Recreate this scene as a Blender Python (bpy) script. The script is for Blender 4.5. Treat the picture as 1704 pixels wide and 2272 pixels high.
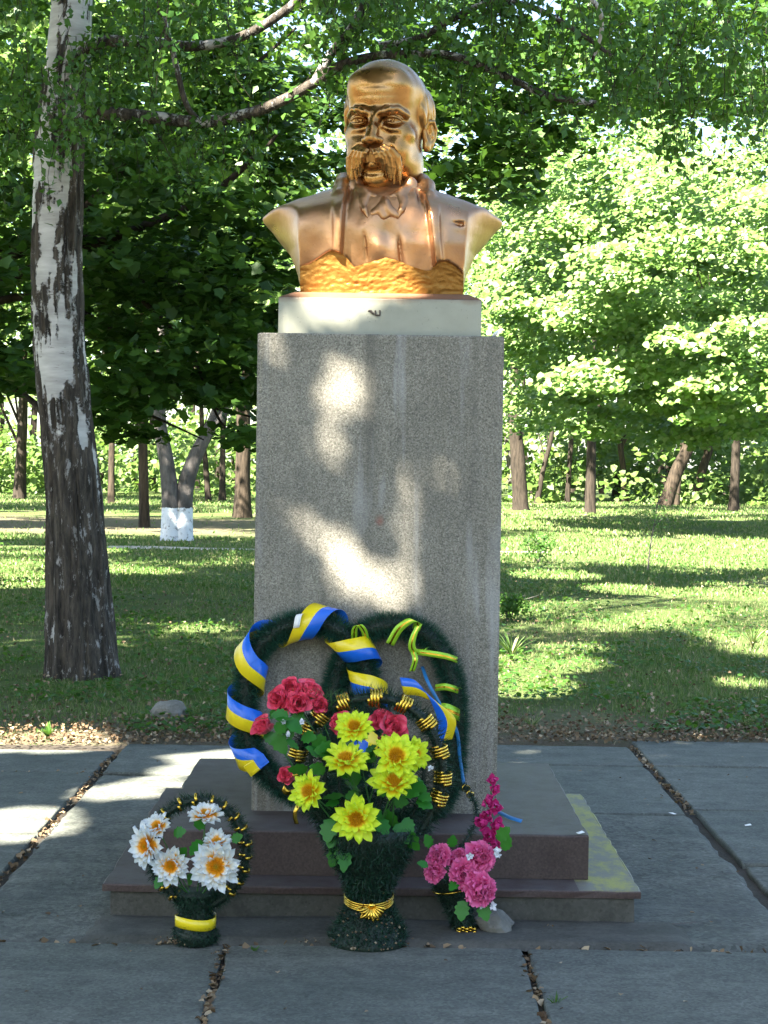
import bpy, math, random
import numpy as np
from mathutils import Vector, Matrix, Quaternion, noise as mnoise

for _o in list(bpy.data.objects):
    bpy.data.objects.remove(_o)
S = bpy.context.scene
COL = S.collection
random.seed(7)
RNG = np.random.default_rng(11)

# ------------------------------------------------------------------ camera
FPX = 4050.0                       # focal length in pixels of a 1704 x 2272 picture
EYE = Vector((0.0, 0.0, 1.5))
_f = Vector((9.6 / FPX, 1.0, -106.0 / FPX)).normalized()
_r0 = _f.cross(Vector((0, 0, 1))).normalized()
_u0 = _r0.cross(_f)
_a = 0.0150
_r = _r0 * math.cos(_a) + _u0 * math.sin(_a)
_u = _u0 * math.cos(_a) - _r0 * math.sin(_a)
cam_d = bpy.data.cameras.new('camera')
cam_d.sensor_fit = 'VERTICAL'
cam_d.sensor_height = 36.0
cam_d.lens = FPX / 2272.0 * 36.0
cam_d.clip_start = 0.05
cam_d.clip_end = 3000.0
cam = bpy.data.objects.new('camera', cam_d)
COL.objects.link(cam)
cam.matrix_world = Matrix(((_r.x, _u.x, -_f.x, EYE.x), (_r.y, _u.y, -_f.y, EYE.y), (_r.z, _u.z, -_f.z, EYE.z), (0, 0, 0, 1)))
S.camera = cam

# ------------------------------------------------------------------ light
SUN = Vector((-0.383, -0.554, 0.739)).normalized()      # towards the sun
w = bpy.data.worlds.new('World')
S.world = w
w.use_nodes = True
_nt = w.node_tree
_nt.nodes.clear()
_out = _nt.nodes.new('ShaderNodeOutputWorld')
_bg = _nt.nodes.new('ShaderNodeBackground')
_sky = _nt.nodes.new('ShaderNodeTexSky')
_sky.sky_type = 'NISHITA'
_sky.sun_disc = False
_sky.sun_elevation = math.asin(SUN.z)
_sky.sun_rotation = math.atan2(SUN.x, SUN.y)
_sky.air_density = 1.0
_sky.dust_density = 1.2
_bg.inputs['Strength'].default_value = 0.05
_nt.links.new(_sky.outputs[0], _bg.inputs['Color'])
_nt.links.new(_bg.outputs[0], _out.inputs['Surface'])
sun_d = bpy.data.lights.new('sun', 'SUN')
sun_d.energy = 5.0
sun_d.angle = math.radians(0.5)
sun_d.color = (1.0, 0.93, 0.80)
sun = bpy.data.objects.new('sun', sun_d)
COL.objects.link(sun)
sun.rotation_euler = SUN.to_track_quat('Z', 'Y').to_euler()
sun.location = (-8, -10, 20)

S.view_settings.view_transform = 'Standard'
S.view_settings.look = 'None'
S.view_settings.exposure = 3.5
S.view_settings.gamma = 1.0
S.view_settings.use_curve_mapping = False
S.render.engine = 'CYCLES'
S.cycles.use_denoising = True
S.cycles.max_bounces = 8
S.cycles.diffuse_bounces = 4
S.cycles.transmission_bounces = 4
S.cycles.transparent_max_bounces = 6
S.cycles.sample_clamp_indirect = 8.0

# ------------------------------------------------------------------ helpers
K = 1704.0 / 1659.0                # measured on a 1659-pixel-wide view of the photograph


def ray(px, py):
    d = _f * FPX + _r * (px * K - 852.0) + _u * (1136.0 - py * K)
    return d


def at(px, py, Y):
    """World point at depth Y (metres from the camera) under a measured picture point."""
    d = ray(px, py)
    return EYE + d * (Y / d.y)


def gnd(px, py, z=0.0):
    d = ray(px, py)
    return EYE + d * ((z - EYE.z) / d.z)


def link(o, parent=None):
    COL.objects.link(o)
    if parent is not None:
        o.parent = parent
    return o


def tag(o, label=None, cat=None, group=None, kind=None):
    if label:
        o['label'] = label
    if cat:
        o['category'] = cat
    if group:
        o['group'] = group
    if kind:
        o['kind'] = kind
    return o


def thing(name, label, cat, loc=(0, 0, 0), rz=0.0, group=None):
    o = bpy.data.objects.new(name, None)
    o.empty_display_size = 0.1
    link(o)
    o.location = loc
    o.rotation_euler = (0, 0, rz)
    return tag(o, label, cat, group)


def mdata(name, V, F, mats, smooth=False, midx=None, attrs=None):
    """Mesh data from vertex and face lists; fast path for arrays of equal faces."""
    me = bpy.data.meshes.new(name)
    if isinstance(F, np.ndarray):
        V = np.asarray(V, dtype=np.float32)
        k = F.shape[1]
        me.vertices.add(len(V))
        me.vertices.foreach_set('co', V.ravel())
        me.loops.add(F.size)
        me.loops.foreach_set('vertex_index', F.astype(np.int32).ravel())
        me.polygons.add(len(F))
        me.polygons.foreach_set('loop_start', np.arange(0, F.size, k, dtype=np.int32))
        me.polygons.foreach_set('loop_total', np.full(len(F), k, dtype=np.int32))
    else:
        me.from_pydata([tuple(v) for v in V], [], [tuple(f) for f in F])
    if not isinstance(mats, (list, tuple)):
        mats = [mats]
    for m in mats:
        me.materials.append(m)
    if midx is not None:
        me.polygons.foreach_set('material_index', np.asarray(midx, dtype=np.int32))
    if attrs:
        for an, av in attrs.items():
            a = me.attributes.new(an, 'FLOAT', 'POINT')
            a.data.foreach_set('value', np.asarray(av, dtype=np.float32))
    me.update(calc_edges=True)
    if smooth:
        me.polygons.foreach_set('use_smooth', np.ones(len(me.polygons), dtype=bool))
    return me


def obj(name, VF, mats, parent=None, smooth=False, midx=None, attrs=None):
    me = mdata(name, VF[0], VF[1], mats, smooth, midx, attrs)
    return link(bpy.data.objects.new(name, me), parent)


def inst(name, me, parent=None, mat=None):
    o = link(bpy.data.objects.new(name, me), parent)
    if mat is not None:
        o.matrix_local = mat
    return o


def join(*parts):
    V, F, n = [], [], 0
    for v, f in parts:
        V += [tuple(x) for x in v]
        F += [tuple(int(i) + n for i in q) for q in f]
        n += len(v)
    return V, F


def catmull(pts, n):
    P = [np.array(p, float) for p in pts]
    P = [2 * P[0] - P[1]] + P + [2 * P[-1] - P[-2]]
    out = []
    m = len(P) - 3
    for i in range(n):
        t = i / (n - 1) * m
        k = min(int(t), m - 1)
        u = t - k
        a, b, c, d = P[k:k + 4]
        out.append(0.5 * ((2 * b) + (c - a) * u + (2 * a - 5 * b + 4 * c - d) * u * u + (3 * b - a - 3 * c + d) * u ** 3))
    return np.array(out)


def frames(P, closed=False):
    """Tangent and two rotation-minimising normals along a polyline."""
    P = np.asarray(P, float)
    if closed:
        T = np.roll(P, -1, 0) - np.roll(P, 1, 0)
    else:
        T = np.gradient(P, axis=0)
    T /= np.linalg.norm(T, axis=1)[:, None] + 1e-9
    ref = np.array([0.0, -1.0, 0.0])
    if abs(T[0] @ ref) > 0.95:
        ref = np.array([1.0, 0, 0])
    N = np.zeros_like(P)
    n = ref - T[0] * (ref @ T[0])
    for i in range(len(P)):
        n = n - T[i] * (n @ T[i])
        n /= np.linalg.norm(n) + 1e-9
        N[i] = n
    return T, N, np.cross(T, N)


def tube(P, R, n=8, cap=True, wob=None):
    P = np.asarray(P, float)
    R = np.atleast_1d(np.asarray(R, float))
    R = np.interp(np.linspace(0, 1, len(P)), np.linspace(0, 1, len(R)), R)
    T, N, B = frames(P)
    a = np.arange(n) / n * 2 * math.pi
    V = (P[:, None, :] + R[:, None, None] * (np.cos(a)[None, :, None] * N[:, None, :] + np.sin(a)[None, :, None] * B[:, None, :])).reshape(-1, 3)
    F = []
    for i in range(len(P) - 1):
        for j in range(n):
            k = (j + 1) % n
            F.append((i * n + j, i * n + k, (i + 1) * n + k, (i + 1) * n + j))
    V = [tuple(v) for v in V]
    if cap:
        F.append(tuple(range(n - 1, -1, -1)))
        F.append(tuple((len(P) - 1) * n + j for j in range(n)))
    return V, F


def lathe(prof, n=24, c=(0, 0, 0)):
    V, F = [], []
    for r, z in prof:
        for j in range(n):
            a = j / n * 2 * math.pi
            V.append((c[0] + r * math.cos(a), c[1] + r * math.sin(a), c[2] + z))
    for i in range(len(prof) - 1):
        for j in range(n):
            k = (j + 1) % n
            F.append((i * n + j, i * n + k, (i + 1) * n + k, (i + 1) * n + j))
    F.append(tuple(range(n - 1, -1, -1)))
    F.append(tuple((len(prof) - 1) * n + j for j in range(n)))
    return V, F


def boxy(x0, x1, y0, y1, z0, z1, b=0.006, cuts=8, rough=0.0, seed=0):
    """A box with bevelled, slightly worn edges: rings of a rounded rectangle."""
    rnd = random.Random(seed)
    V, F = [], []
    ring = []
    per = []
    nx = max(2, cuts)
    for s in range(4):
        for i in range(nx):
            per.append((s, i / nx))
    def rect(ins):
        out = []
        for s, t in per:
            X0, X1, Y0, Y1 = x0 + ins, x1 - ins, y0 + ins, y1 - ins
            e = 0.0 if t else b * 0.45
            if s == 0: p = (X0 + (X1 - X0) * t, Y0)
            elif s == 1: p = (X1, Y0 + (Y1 - Y0) * t)
            elif s == 2: p = (X1 - (X1 - X0) * t, Y1)
            else: p = (X0, Y1 - (Y1 - Y0) * t)
            if e:
                cx, cy = (x0 + x1) / 2, (y0 + y1) / 2
                p = (p[0] + (e if p[0] < cx else -e), p[1] + (e if p[1] < cy else -e))
            out.append(p)
        return out
    jit = [(rnd.gauss(0, rough), rnd.gauss(0, rough)) for _ in per]
    for ins, z, jk in ((0, z0, 0.3), (0, z1 - b, 1.0), (b * 0.35, z1 - b * 0.3, 1.0), (b, z1, 0.6)):
        for (p, j) in zip(rect(ins), jit):
            V.append((p[0] + j[0] * jk, p[1] + j[1] * jk, z - abs(j[0]) * jk * 0.5 * (z > z0)))
    m = len(per)
    for r in range(3):
        for j in range(m):
            k = (j + 1) % m
            F.append((r * m + j, r * m + k, (r + 1) * m + k, (r + 1) * m + j))
    F.append(tuple(range(m - 1, -1, -1)))
    F.append(tuple(3 * m + j for j in range(m)))
    return V, F


# ------------------------------------------------------------------ materials
def mat(name):
    m = bpy.data.materials.new(name)
    m.use_nodes = True
    nt = m.node_tree
    nt.nodes.clear()
    out = nt.nodes.new('ShaderNodeOutputMaterial')
    return m, nt, out


class G:
    """Small helper for node graphs."""
    def __init__(s, nt):
        s.nt = nt

    def n(s, t, **kw):
        nd = s.nt.nodes.new('ShaderNode' + t)
        for k, v in kw.items():
            setattr(nd, k, v)
        return nd

    def put(s, nd, key, v):
        if isinstance(v, bpy.types.NodeSocket):
            s.nt.links.new(v, nd.inputs[key])
        elif v is not None:
            nd.inputs[key].default_value = v
        return nd

    def coord(s, kind='Object', scale=(1, 1, 1)):
        tc = s.n('TexCoord')
        mp = s.n('Mapping')
        s.nt.links.new(tc.outputs[kind], mp.inputs['Vector'])
        mp.inputs['Scale'].default_value = scale
        return mp.outputs[0]

    def pos(s, scale=(1, 1, 1)):
        g = s.n('NewGeometry')
        mp = s.n('Mapping')
        s.nt.links.new(g.outputs['Position'], mp.inputs['Vector'])
        mp.inputs['Scale'].default_value = scale
        return mp.outputs[0]

    def noise(s, v, scale, detail=4, rough=0.55, dist=0.0):
        nd = s.n('TexNoise')
        s.put(nd, 'Vector', v)
        s.put(nd, 'Scale', scale)
        s.put(nd, 'Detail', detail)
        s.put(nd, 'Roughness', rough)
        s.put(nd, 'Distortion', dist)
        return nd.outputs['Fac']

    def voro(s, v, scale, out='Distance', feature='F1'):
        nd = s.n('TexVoronoi', feature=feature)
        s.put(nd, 'Vector', v)
        s.put(nd, 'Scale', scale)
        return nd.outputs[out]

    def ramp(s, fac, stops, interp='LINEAR'):
        nd = s.n('ValToRGB')
        cr = nd.color_ramp
        cr.interpolation = interp
        while len(cr.elements) < len(stops):
            cr.elements.new(0.5)
        for e, (p, c) in zip(cr.elements, stops):
            e.position = p
            e.color = (c, c, c, 1) if isinstance(c, (int, float)) else (*c, 1)
        s.put(nd, 'Fac', fac)
        return nd.outputs['Color']

    def mix(s, fac, a, b, mode='MIX'):
        nd = s.n('Mix', data_type='RGBA', blend_type=mode)
        for i, v in ((0, fac), (6, a), (7, b)):
            if isinstance(v, bpy.types.NodeSocket):
                s.nt.links.new(v, nd.inputs[i])
            elif i == 0:
                nd.inputs[0].default_value = v
            else:
                nd.inputs[i].default_value = (*v, 1) if len(v) == 3 else v
        return nd.outputs[2]

    def math(s, op, a, b=None, clamp=False):
        nd = s.n('Math', operation=op, use_clamp=clamp)
        s.put(nd, 0, a)
        if b is not None:
            s.put(nd, 1, b)
        return nd.outputs[0]

    def sep(s, v):
        nd = s.n('SeparateXYZ')
        s.put(nd, 0, v)
        return nd.outputs

    def attr(s, name):
        nd = s.n('Attribute', attribute_name=name)
        return nd.outputs['Fac']

    def island(s):
        return s.n('NewGeometry').outputs['Random Per Island']

    def objrand(s):
        return s.n('ObjectInfo').outputs['Random']

    def bump(s, h, strength=0.5, dist=0.01, normal=None):
        nd = s.n('Bump')
        s.put(nd, 'Height', h)
        s.put(nd, 'Strength', strength)
        s.put(nd, 'Distance', dist)
        if normal is not None:
            s.put(nd, 'Normal', normal)
        return nd.outputs[0]

    def bsdf(s, col, rough=0.7, metal=0.0, normal=None, spec=None, **kw):
        nd = s.n('BsdfPrincipled')
        if isinstance(col, tuple):
            col = (*col, 1)
        s.put(nd, 'Base Color', col)
        s.put(nd, 'Roughness', rough)
        s.put(nd, 'Metallic', metal)
        if spec is not None:
            s.put(nd, 'Specular IOR Level', spec)
        if normal is not None:
            s.put(nd, 'Normal', normal)
        for k, v in kw.items():
            s.put(nd, k.replace('_', ' '), v)
        return nd.outputs[0]


def M_plain(name, col, rough=0.6, metal=0.0, var=0.12, nscale=30.0, bump=0.0, spec=None):
    m, nt, out = mat(name)
    g = G(nt)
    v = g.coord()
    f = g.noise(v, nscale, 4)
    c = g.mix(f, tuple(x * (1 - var) for x in col), tuple(min(1, x * (1 + var)) for x in col))
    nrm = g.bump(f, bump, 0.004) if bump else None
    nt.links.new(g.bsdf(c, rough, metal, nrm, spec), out.inputs[0])
    return m


def M_leaf(name, stops, trans=0.35, rough=0.5, tcol=None, spec=0.3):
    """Leaf: a colour per leaf, light passes through."""
    m, nt, out = mat(name)
    g = G(nt)
    r = g.island()
    c = g.ramp(r, stops)
    b = g.bsdf(c, rough, spec=spec)
    t = g.n('BsdfTranslucent')
    tc = g.mix(0.6, c, tcol or (0.16, 0.30, 0.02), 'MIX')
    nt.links.new(tc, t.inputs['Color'])
    mx = g.n('MixShader')
    mx.inputs[0].default_value = trans
    nt.links.new(b, mx.inputs[1])
    nt.links.new(t.outputs[0], mx.inputs[2])
    nt.links.new(mx.outputs[0], out.inputs[0])
    return m


def M_petal(name, stops, trans=0.25, rough=0.45, axis='Y'):
    """Cloth petal whose dye runs from the heart (0) to the tip (1) of the petal (attribute 'tip')."""
    m, nt, out = mat(name)
    g = G(nt)
    a = g.attr('tip')
    j = g.math('ADD', a, g.math('MULTIPLY', g.math('SUBTRACT', g.objrand(), 0.5), 0.12))
    c = g.ramp(j, stops)
    b = g.bsdf(c, rough, spec=0.3)
    t = g.n('BsdfTranslucent')
    nt.links.new(c, t.inputs['Color'])
    mx = g.n('MixShader')
    mx.inputs[0].default_value = trans
    nt.links.new(b, mx.inputs[1])
    nt.links.new(t.outputs[0], mx.inputs[2])
    nt.links.new(mx.outputs[0], out.inputs[0])
    return m


def M_concrete(name, ca, cb, sp=60.0, grain=0.25, bumpS=0.35, rough=0.85, stain=None, streak=False):
    m, nt, out = mat(name)
    g = G(nt)
    p = g.pos()
    big = g.noise(p, 1.7, 5, 0.6)
    mid = g.noise(p, 9.0, 5, 0.65)
    fine = g.noise(p, sp, 3, 0.7)
    spk = g.voro(p, sp * 1.6, 'Color')
    c = g.mix(g.ramp(big, [(0.3, 0.0), (0.72, 1.0)]), ca, cb)
    c = g.mix(g.math('MULTIPLY', g.ramp(mid, [(0.42, 0.0), (0.66, 1.0)]), 0.55), c, tuple(x * 0.60 for x in ca))
    c = g.mix(grain, c, g.ramp(spk, [(0.0, 0.06), (0.5, 0.35), (1.0, 0.75)]), 'OVERLAY')
    c = g.mix(g.math('MULTIPLY', g.ramp(fine, [(0.55, 0.0), (0.75, 1.0)]), 0.35), c, tuple(x * 0.5 for x in ca))
    if stain:
        s = g.noise(p, 0.9, 6, 0.7)
        c = g.mix(g.math('MULTIPLY', g.ramp(s, [(0.52, 0.0), (0.66, 1.0)]), 0.55), c, stain)
    pit = g.voro(p, 34.0, 'Distance')
    c = g.mix(g.math('MULTIPLY', g.ramp(pit, [(0.05, 1.0), (0.16, 0.0)]), 0.45), c, tuple(x * 0.35 for x in ca))
    wash = g.noise(g.pos((1.2, 3.5, 1)), 2.2, 6, 0.7)
    c = g.mix(g.math('MULTIPLY', g.ramp(wash, [(0.50, 0.0), (0.70, 1.0)]), 0.30), c, tuple(min(1, x * 1.5) for x in cb))
    h = g.math('ADD', g.math('MULTIPLY', fine, 0.6), g.math('MULTIPLY', mid, 0.5))
    nt.links.new(g.bsdf(c, rough, normal=g.bump(h, bumpS, 0.006), spec=0.25), out.inputs[0])
    return m


M = {}
M['slab'] = M_concrete('paving_concrete', (0.098, 0.108, 0.094), (0.145, 0.150, 0.130), 70, 0.42, 0.9, stain=(0.064, 0.074, 0.063))
M['rough_concrete'] = M_concrete('rough_concrete', (0.084, 0.094, 0.080), (0.155, 0.155, 0.135), 45, 0.48, 1.4, stain=(0.062, 0.066, 0.062))
M['mortar'] = M_concrete('base_concrete', (0.062, 0.062, 0.053), (0.105, 0.102, 0.088), 60, 0.25, 0.7, stain=(0.04, 0.043, 0.034))
M['soil'] = M_concrete('soil', (0.035, 0.029, 0.022), (0.065, 0.053, 0.040), 80, 0.3, 0.9)
M['stone'] = M_concrete('grey_stone', (0.15, 0.145, 0.125), (0.21, 0.20, 0.175), 40, 0.2, 0.7)


def _granite(name, ca, cb, paint=None):
    m, nt, out = mat(name)
    g = G(nt)
    p = g.pos()
    cell = g.voro(p, 170.0, 'Color')
    big = g.noise(p, 3.0, 5, 0.6)
    c = g.mix(g.ramp(big, [(0.35, 0.0), (0.7, 1.0)]), ca, cb)
    c = g.mix(0.35, c, g.ramp(cell, [(0.0, 0.03), (0.45, 0.3), (1.0, 0.7)]), 'OVERLAY')
    du = g.noise(p, 12, 6, 0.7)
    sz = g.sep(g.n('NewGeometry').outputs['Normal'])[2]
    dust = g.math('MULTIPLY', g.math('MULTIPLY', g.ramp(du, [(0.35, 0.2), (0.7, 1.0)]), g.ramp(sz, [(0.6, 0.0), (0.95, 1.0)])), 0.6)
    c = g.mix(dust, c, (0.125, 0.120, 0.115))
    if paint:
        xs = g.sep(p)
        side = g.ramp(xs[0], [(0.0, 0.0), (1.0, 1.0)])
        k = g.math('GREATER_THAN', xs[0], 0.672)
        pat = g.noise(g.pos((1, 0.45, 1)), 13.0, 6, 0.7)
        k = g.math('MULTIPLY', k, g.ramp(sz, [(0.5, 0.0), (0.9, 1.0)]))
        k2 = g.math('MULTIPLY', k, g.ramp(pat, [(0.44, 0.0), (0.60, 0.9)]))
        c = g.mix(g.math('MULTIPLY', k, 0.55), c, (0.22, 0.215, 0.17))
        c = g.mix(k2, c, paint)
    nt.links.new(g.bsdf(c, 0.55, normal=g.bump(g.noise(p, 55, 4, 0.7), 0.3, 0.003), spec=0.35), out.inputs[0])
    return m


M['granite'] = _granite('purple_granite', (0.056, 0.038, 0.034), (0.088, 0.064, 0.056))
M['granite_p'] = _granite('painted_granite', (0.056, 0.034, 0.031), (0.085, 0.060, 0.053), paint=(0.29, 0.275, 0.06))


def _pedestal():
    m, nt, out = mat('pedestal_aggregate')
    g = G(nt)
    p = g.pos()
    cell = g.voro(p, 210.0, 'Color')
    dist = g.voro(p, 250.0, 'Distance')
    big = g.noise(p, 2.6, 5, 0.6)
    c = g.mix(g.ramp(big, [(0.35, 0.0), (0.68, 1.0)]), (0.205, 0.194, 0.162), (0.285, 0.268, 0.222))
    c = g.mix(0.6, c, g.ramp(cell, [(0.0, 0.06), (0.35, 0.35), (0.7, 0.6), (1.0, 0.9)]), 'OVERLAY')
    c = g.mix(g.math('MULTIPLY', g.ramp(dist, [(0.5, 0.0), (0.8, 1.0)]), 0.4), c, (0.06, 0.057, 0.048))
    # lime run-off: pale vertical streaks
    st = g.noise(g.pos((17, 1, 0.9)), 1.0, 3, 0.5)
    st2 = g.noise(g.pos((5.0, 1, 1.8)), 1.0, 3, 0.5)
    k = g.math('MULTIPLY', g.ramp(st, [(0.53, 0.0), (0.68, 1.0)]), g.ramp(st2, [(0.46, 0.0), (0.60, 1.0)]))
    c = g.mix(g.math('MULTIPLY', k, 0.8), c, (0.36, 0.365, 0.36))
    # dark rain runs
    sd = g.noise(g.pos((11, 3, 0.55)), 1.0, 3, 0.5)
    c = g.mix(g.math('MULTIPLY', g.ramp(sd, [(0.56, 0.0), (0.74, 1.0)]), 0.5), c, (0.085, 0.082, 0.072))
    # two faint red paint smears
    for (x, z, r, s) in ((-0.03 + 0.03, 1.30, 0.028, 0.55), (-0.078, 0.937, 0.022, 0.30)):
        vd = g.n('VectorMath', operation='DISTANCE')
        mp = g.n('Mapping')
        nt.links.new(g.n('NewGeometry').outputs['Position'], mp.inputs[0])
        mp.inputs['Scale'].default_value = (1, 0, 0.8)
        nt.links.new(mp.outputs[0], vd.inputs[0])
        vd.inputs[1].default_value = (x, 0, z * 0.8)
        k = g.ramp(g.math('ADD', g.math('DIVIDE', vd.outputs['Value'], r), g.math('MULTIPLY', g.noise(p, 60), 0.6)), [(0.35, s), (1.0, 0.0)])
        c = g.mix(k, c, (0.26, 0.06, 0.035))
    h = g.math('ADD', g.math('MULTIPLY', dist, -0.8), g.math('MULTIPLY', g.noise(p, 30, 4), 0.6))
    nt.links.new(g.bsdf(c, 0.85, normal=g.bump(h, 0.7, 0.004), spec=0.25), out.inputs[0])
    return m


M['pedestal'] = _pedestal()


def _plinth():
    m, nt, out = mat('pale_plinth')
    g = G(nt)
    p = g.pos()
    c = g.mix(g.ramp(g.noise(p, 5, 5, 0.6), [(0.35, 0.0), (0.7, 1.0)]), (0.27, 0.27, 0.212), (0.34, 0.34, 0.275))
    c = g.mix(g.math('MULTIPLY', g.ramp(g.noise(p, 90, 2, 0.8), [(0.66, 0.0), (0.72, 1.0)]), 0.5), c, (0.12, 0.10, 0.08))
    # rust bleeding down from the metal above
    z = g.sep(p)[2]
    top = g.ramp(g.math('ADD', g.math('MULTIPLY', g.math('SUBTRACT', 2.085, z), 22.0), g.math('MULTIPLY', g.noise(g.pos((9, 9, 3)), 1.5, 4), 0.9)), [(0.35, 1.0), (0.75, 0.0)])
    c = g.mix(g.math('MULTIPLY', top, 0.6), c, (0.17, 0.095, 0.055))
    nt.links.new(g.bsdf(c, 0.6, normal=g.bump(g.noise(p, 40, 4), 0.12, 0.003)), out.inputs[0])
    return m


M['plinth'] = _plinth()


def _bronze(name, ca, cb, rough, bump, metal=0.85, nsc=7.0, patina=None):
    m, nt, out = mat(name)
    g = G(nt)
    v = g.coord()
    f = g.noise(v, nsc, 5, 0.6)
    c = g.mix(g.ramp(f, [(0.32, 0.0), (0.7, 1.0)]), ca, cb)
    if patina:
        f2 = g.noise(v, 3.2, 6, 0.65)
        c = g.mix(g.math('MULTIPLY', g.ramp(f2, [(0.5, 0.0), (0.68, 1.0)]), 0.6), c, patina)
    fine = g.noise(v, 85, 3, 0.7)
    c = g.mix(g.math('MULTIPLY', g.ramp(fine, [(0.62, 0.0), (0.72, 1.0)]), 0.3), c, tuple(x * 0.35 for x in ca))
    h = g.math('ADD', g.noise(v, 28, 4, 0.6), g.math('MULTIPLY', fine, 0.25))
    r = g.ramp(g.noise(v, 11, 4), [(0.3, rough - 0.07), (0.7, rough + 0.10)])
    nt.links.new(g.bsdf(c, r, metal, g.bump(h, bump, 0.006)), out.inputs[0])
    return m


M['bronze'] = _bronze('bronze_paint', (0.34, 0.165, 0.050), (0.42, 0.225, 0.075), 0.27, 0.16, 0.95, patina=(0.30, 0.19, 0.10))
M['bronze_coat'] = _bronze('bronze_coat', (0.38, 0.19, 0.085), (0.46, 0.26, 0.13), 0.33, 0.25, 0.88, patina=(0.34, 0.215, 0.15))
M['gold_rough'] = _bronze('rough_gold_paint', (0.26, 0.115, 0.020), (0.33, 0.165, 0.034), 0.50, 0.9, 0.70, nsc=14)
M['rust'] = M_plain('rusty_metal', (0.20, 0.105, 0.06), 0.6, 0.3, 0.3, 18, 0.3)
M['dark_mark'] = M_plain('dark_mark', (0.07, 0.055, 0.045), 0.8)
M['white_scrap'] = M_plain('white_scrap', (0.75, 0.74, 0.70), 0.7)
M['tinsel'] = M_leaf('dark_green_tinsel', [(0.0, (0.004, 0.020, 0.012)), (0.6, (0.008, 0.036, 0.020)), (1.0, (0.016, 0.060, 0.030))], 0.1, 0.4, (0.01, 0.05, 0.02))
M['tinsel_teal'] = M_leaf('teal_green_tinsel', [(0.0, (0.007, 0.040, 0.026)), (0.6, (0.015, 0.066, 0.042)), (1.0, (0.030, 0.105, 0.06))], 0.1, 0.45, (0.01, 0.05, 0.03))
M['wire'] = M_plain('dark_wire', (0.006, 0.018, 0.010), 0.6)
M['gold'] = M_plain('gold_foil', (0.78, 0.50, 0.07), 0.22, 1.0, 0.1, 60, 0.25)
M['rib_y'] = M_plain('yellow_satin', (0.80, 0.62, 0.012), 0.28, 0.0, 0.05, 14, 0.5, spec=0.6)
M['rib_b'] = M_plain('blue_satin', (0.010, 0.125, 0.62), 0.28, 0.0, 0.05, 14, 0.5, spec=0.6)
M['rib_w'] = M_plain('white_satin', (0.75, 0.75, 0.74), 0.35)
M['rib_g'] = M_plain('green_foil_ribbon', (0.30, 0.56, 0.025), 0.3, 0.2, 0.1, 30)
M['rib_n'] = M_plain('narrow_blue_ribbon', (0.020, 0.17, 0.42), 0.35)
M['yellow_petal'] = M_petal('yellow_petal', [(0.0, (0.76, 0.32, 0.01)), (0.28, (0.84, 0.56, 0.015)), (0.46, (0.76, 0.84, 0.035)), (1.0, (0.70, 0.88, 0.075))])
M['yellow_heart'] = M_petal('yellow_heart', [(0.0, (0.62, 0.30, 0.01)), (1.0, (0.82, 0.42, 0.012))])
M['white_petal'] = M_petal('white_petal', [(0.0, (0.82, 0.30, 0.01)), (0.36, (0.86, 0.42, 0.03)), (0.50, (0.84, 0.80, 0.66)), (0.7, (0.80, 0.84, 0.85)), (1.0, (0.80, 0.85, 0.88))])
M['white_heart'] = M_petal('white_heart', [(0.0, (0.42, 0.36, 0.03)), (0.5, (0.80, 0.36, 0.01)), (1.0, (0.85, 0.38, 0.01))])
M['rose_petal'] = M_petal('rose_petal', [(0.0, (0.80, 0.42, 0.46)), (0.35, (0.78, 0.17, 0.24)), (1.0, (0.80, 0.075, 0.145))], rough=0.3)
M['pink_petal'] = M_petal('pink_petal', [(0.0, (0.52, 0.02, 0.13)), (0.5, (0.70, 0.075, 0.27)), (1.0, (0.84, 0.20, 0.43))])
M['magenta_petal'] = M_petal('magenta_petal', [(0.0, (0.42, 0.012, 0.12)), (1.0, (0.66, 0.045, 0.26))])
M['white_bud'] = M_plain('white_bud', (0.78, 0.80, 0.84), 0.5)
M['stem'] = M_plain('green_stem', (0.03, 0.12, 0.02), 0.5)
M['cloth_leaf'] = M_leaf('cloth_leaf', [(0.0, (0.010, 0.085, 0.012)), (0.5, (0.018, 0.14, 0.014)), (1.0, (0.04, 0.21, 0.02))], 0.2, 0.4)
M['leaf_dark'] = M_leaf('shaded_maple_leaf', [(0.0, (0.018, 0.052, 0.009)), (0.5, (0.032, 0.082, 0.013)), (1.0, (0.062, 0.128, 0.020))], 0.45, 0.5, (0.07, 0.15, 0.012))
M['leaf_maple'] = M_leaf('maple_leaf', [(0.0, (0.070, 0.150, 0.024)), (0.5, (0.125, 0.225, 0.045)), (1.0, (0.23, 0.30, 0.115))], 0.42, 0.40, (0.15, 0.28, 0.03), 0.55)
M['leaf_birch'] = M_leaf('birch_leaf', [(0.0, (0.028, 0.080, 0.016)), (0.5, (0.042, 0.110, 0.018)), (1.0, (0.070, 0.150, 0.024))], 0.40, 0.42, (0.12, 0.24, 0.02))
M['leaf_far'] = M_leaf('far_leaf', [(0.0, (0.055, 0.110, 0.018)), (0.5, (0.085, 0.150, 0.026)), (1.0, (0.125, 0.19, 0.042))], 0.42, 0.5, (0.15, 0.25, 0.03), 0.4)
M['grass'] = M_leaf('grass_blade', [(0.0, (0.050, 0.115, 0.022)), (0.45, (0.085, 0.150, 0.036)), (0.75, (0.17, 0.20, 0.075)), (1.0, (0.30, 0.265, 0.15))], 0.30, 0.6, (0.13, 0.24, 0.02))
M['litter'] = M_leaf('dry_leaf', [(0.0, (0.06, 0.035, 0.018)), (0.5, (0.145, 0.098, 0.055)), (0.85, (0.25, 0.185, 0.115)), (1.0, (0.38, 0.31, 0.21))], 0.1, 0.8, (0.2, 0.12, 0.04))


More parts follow.
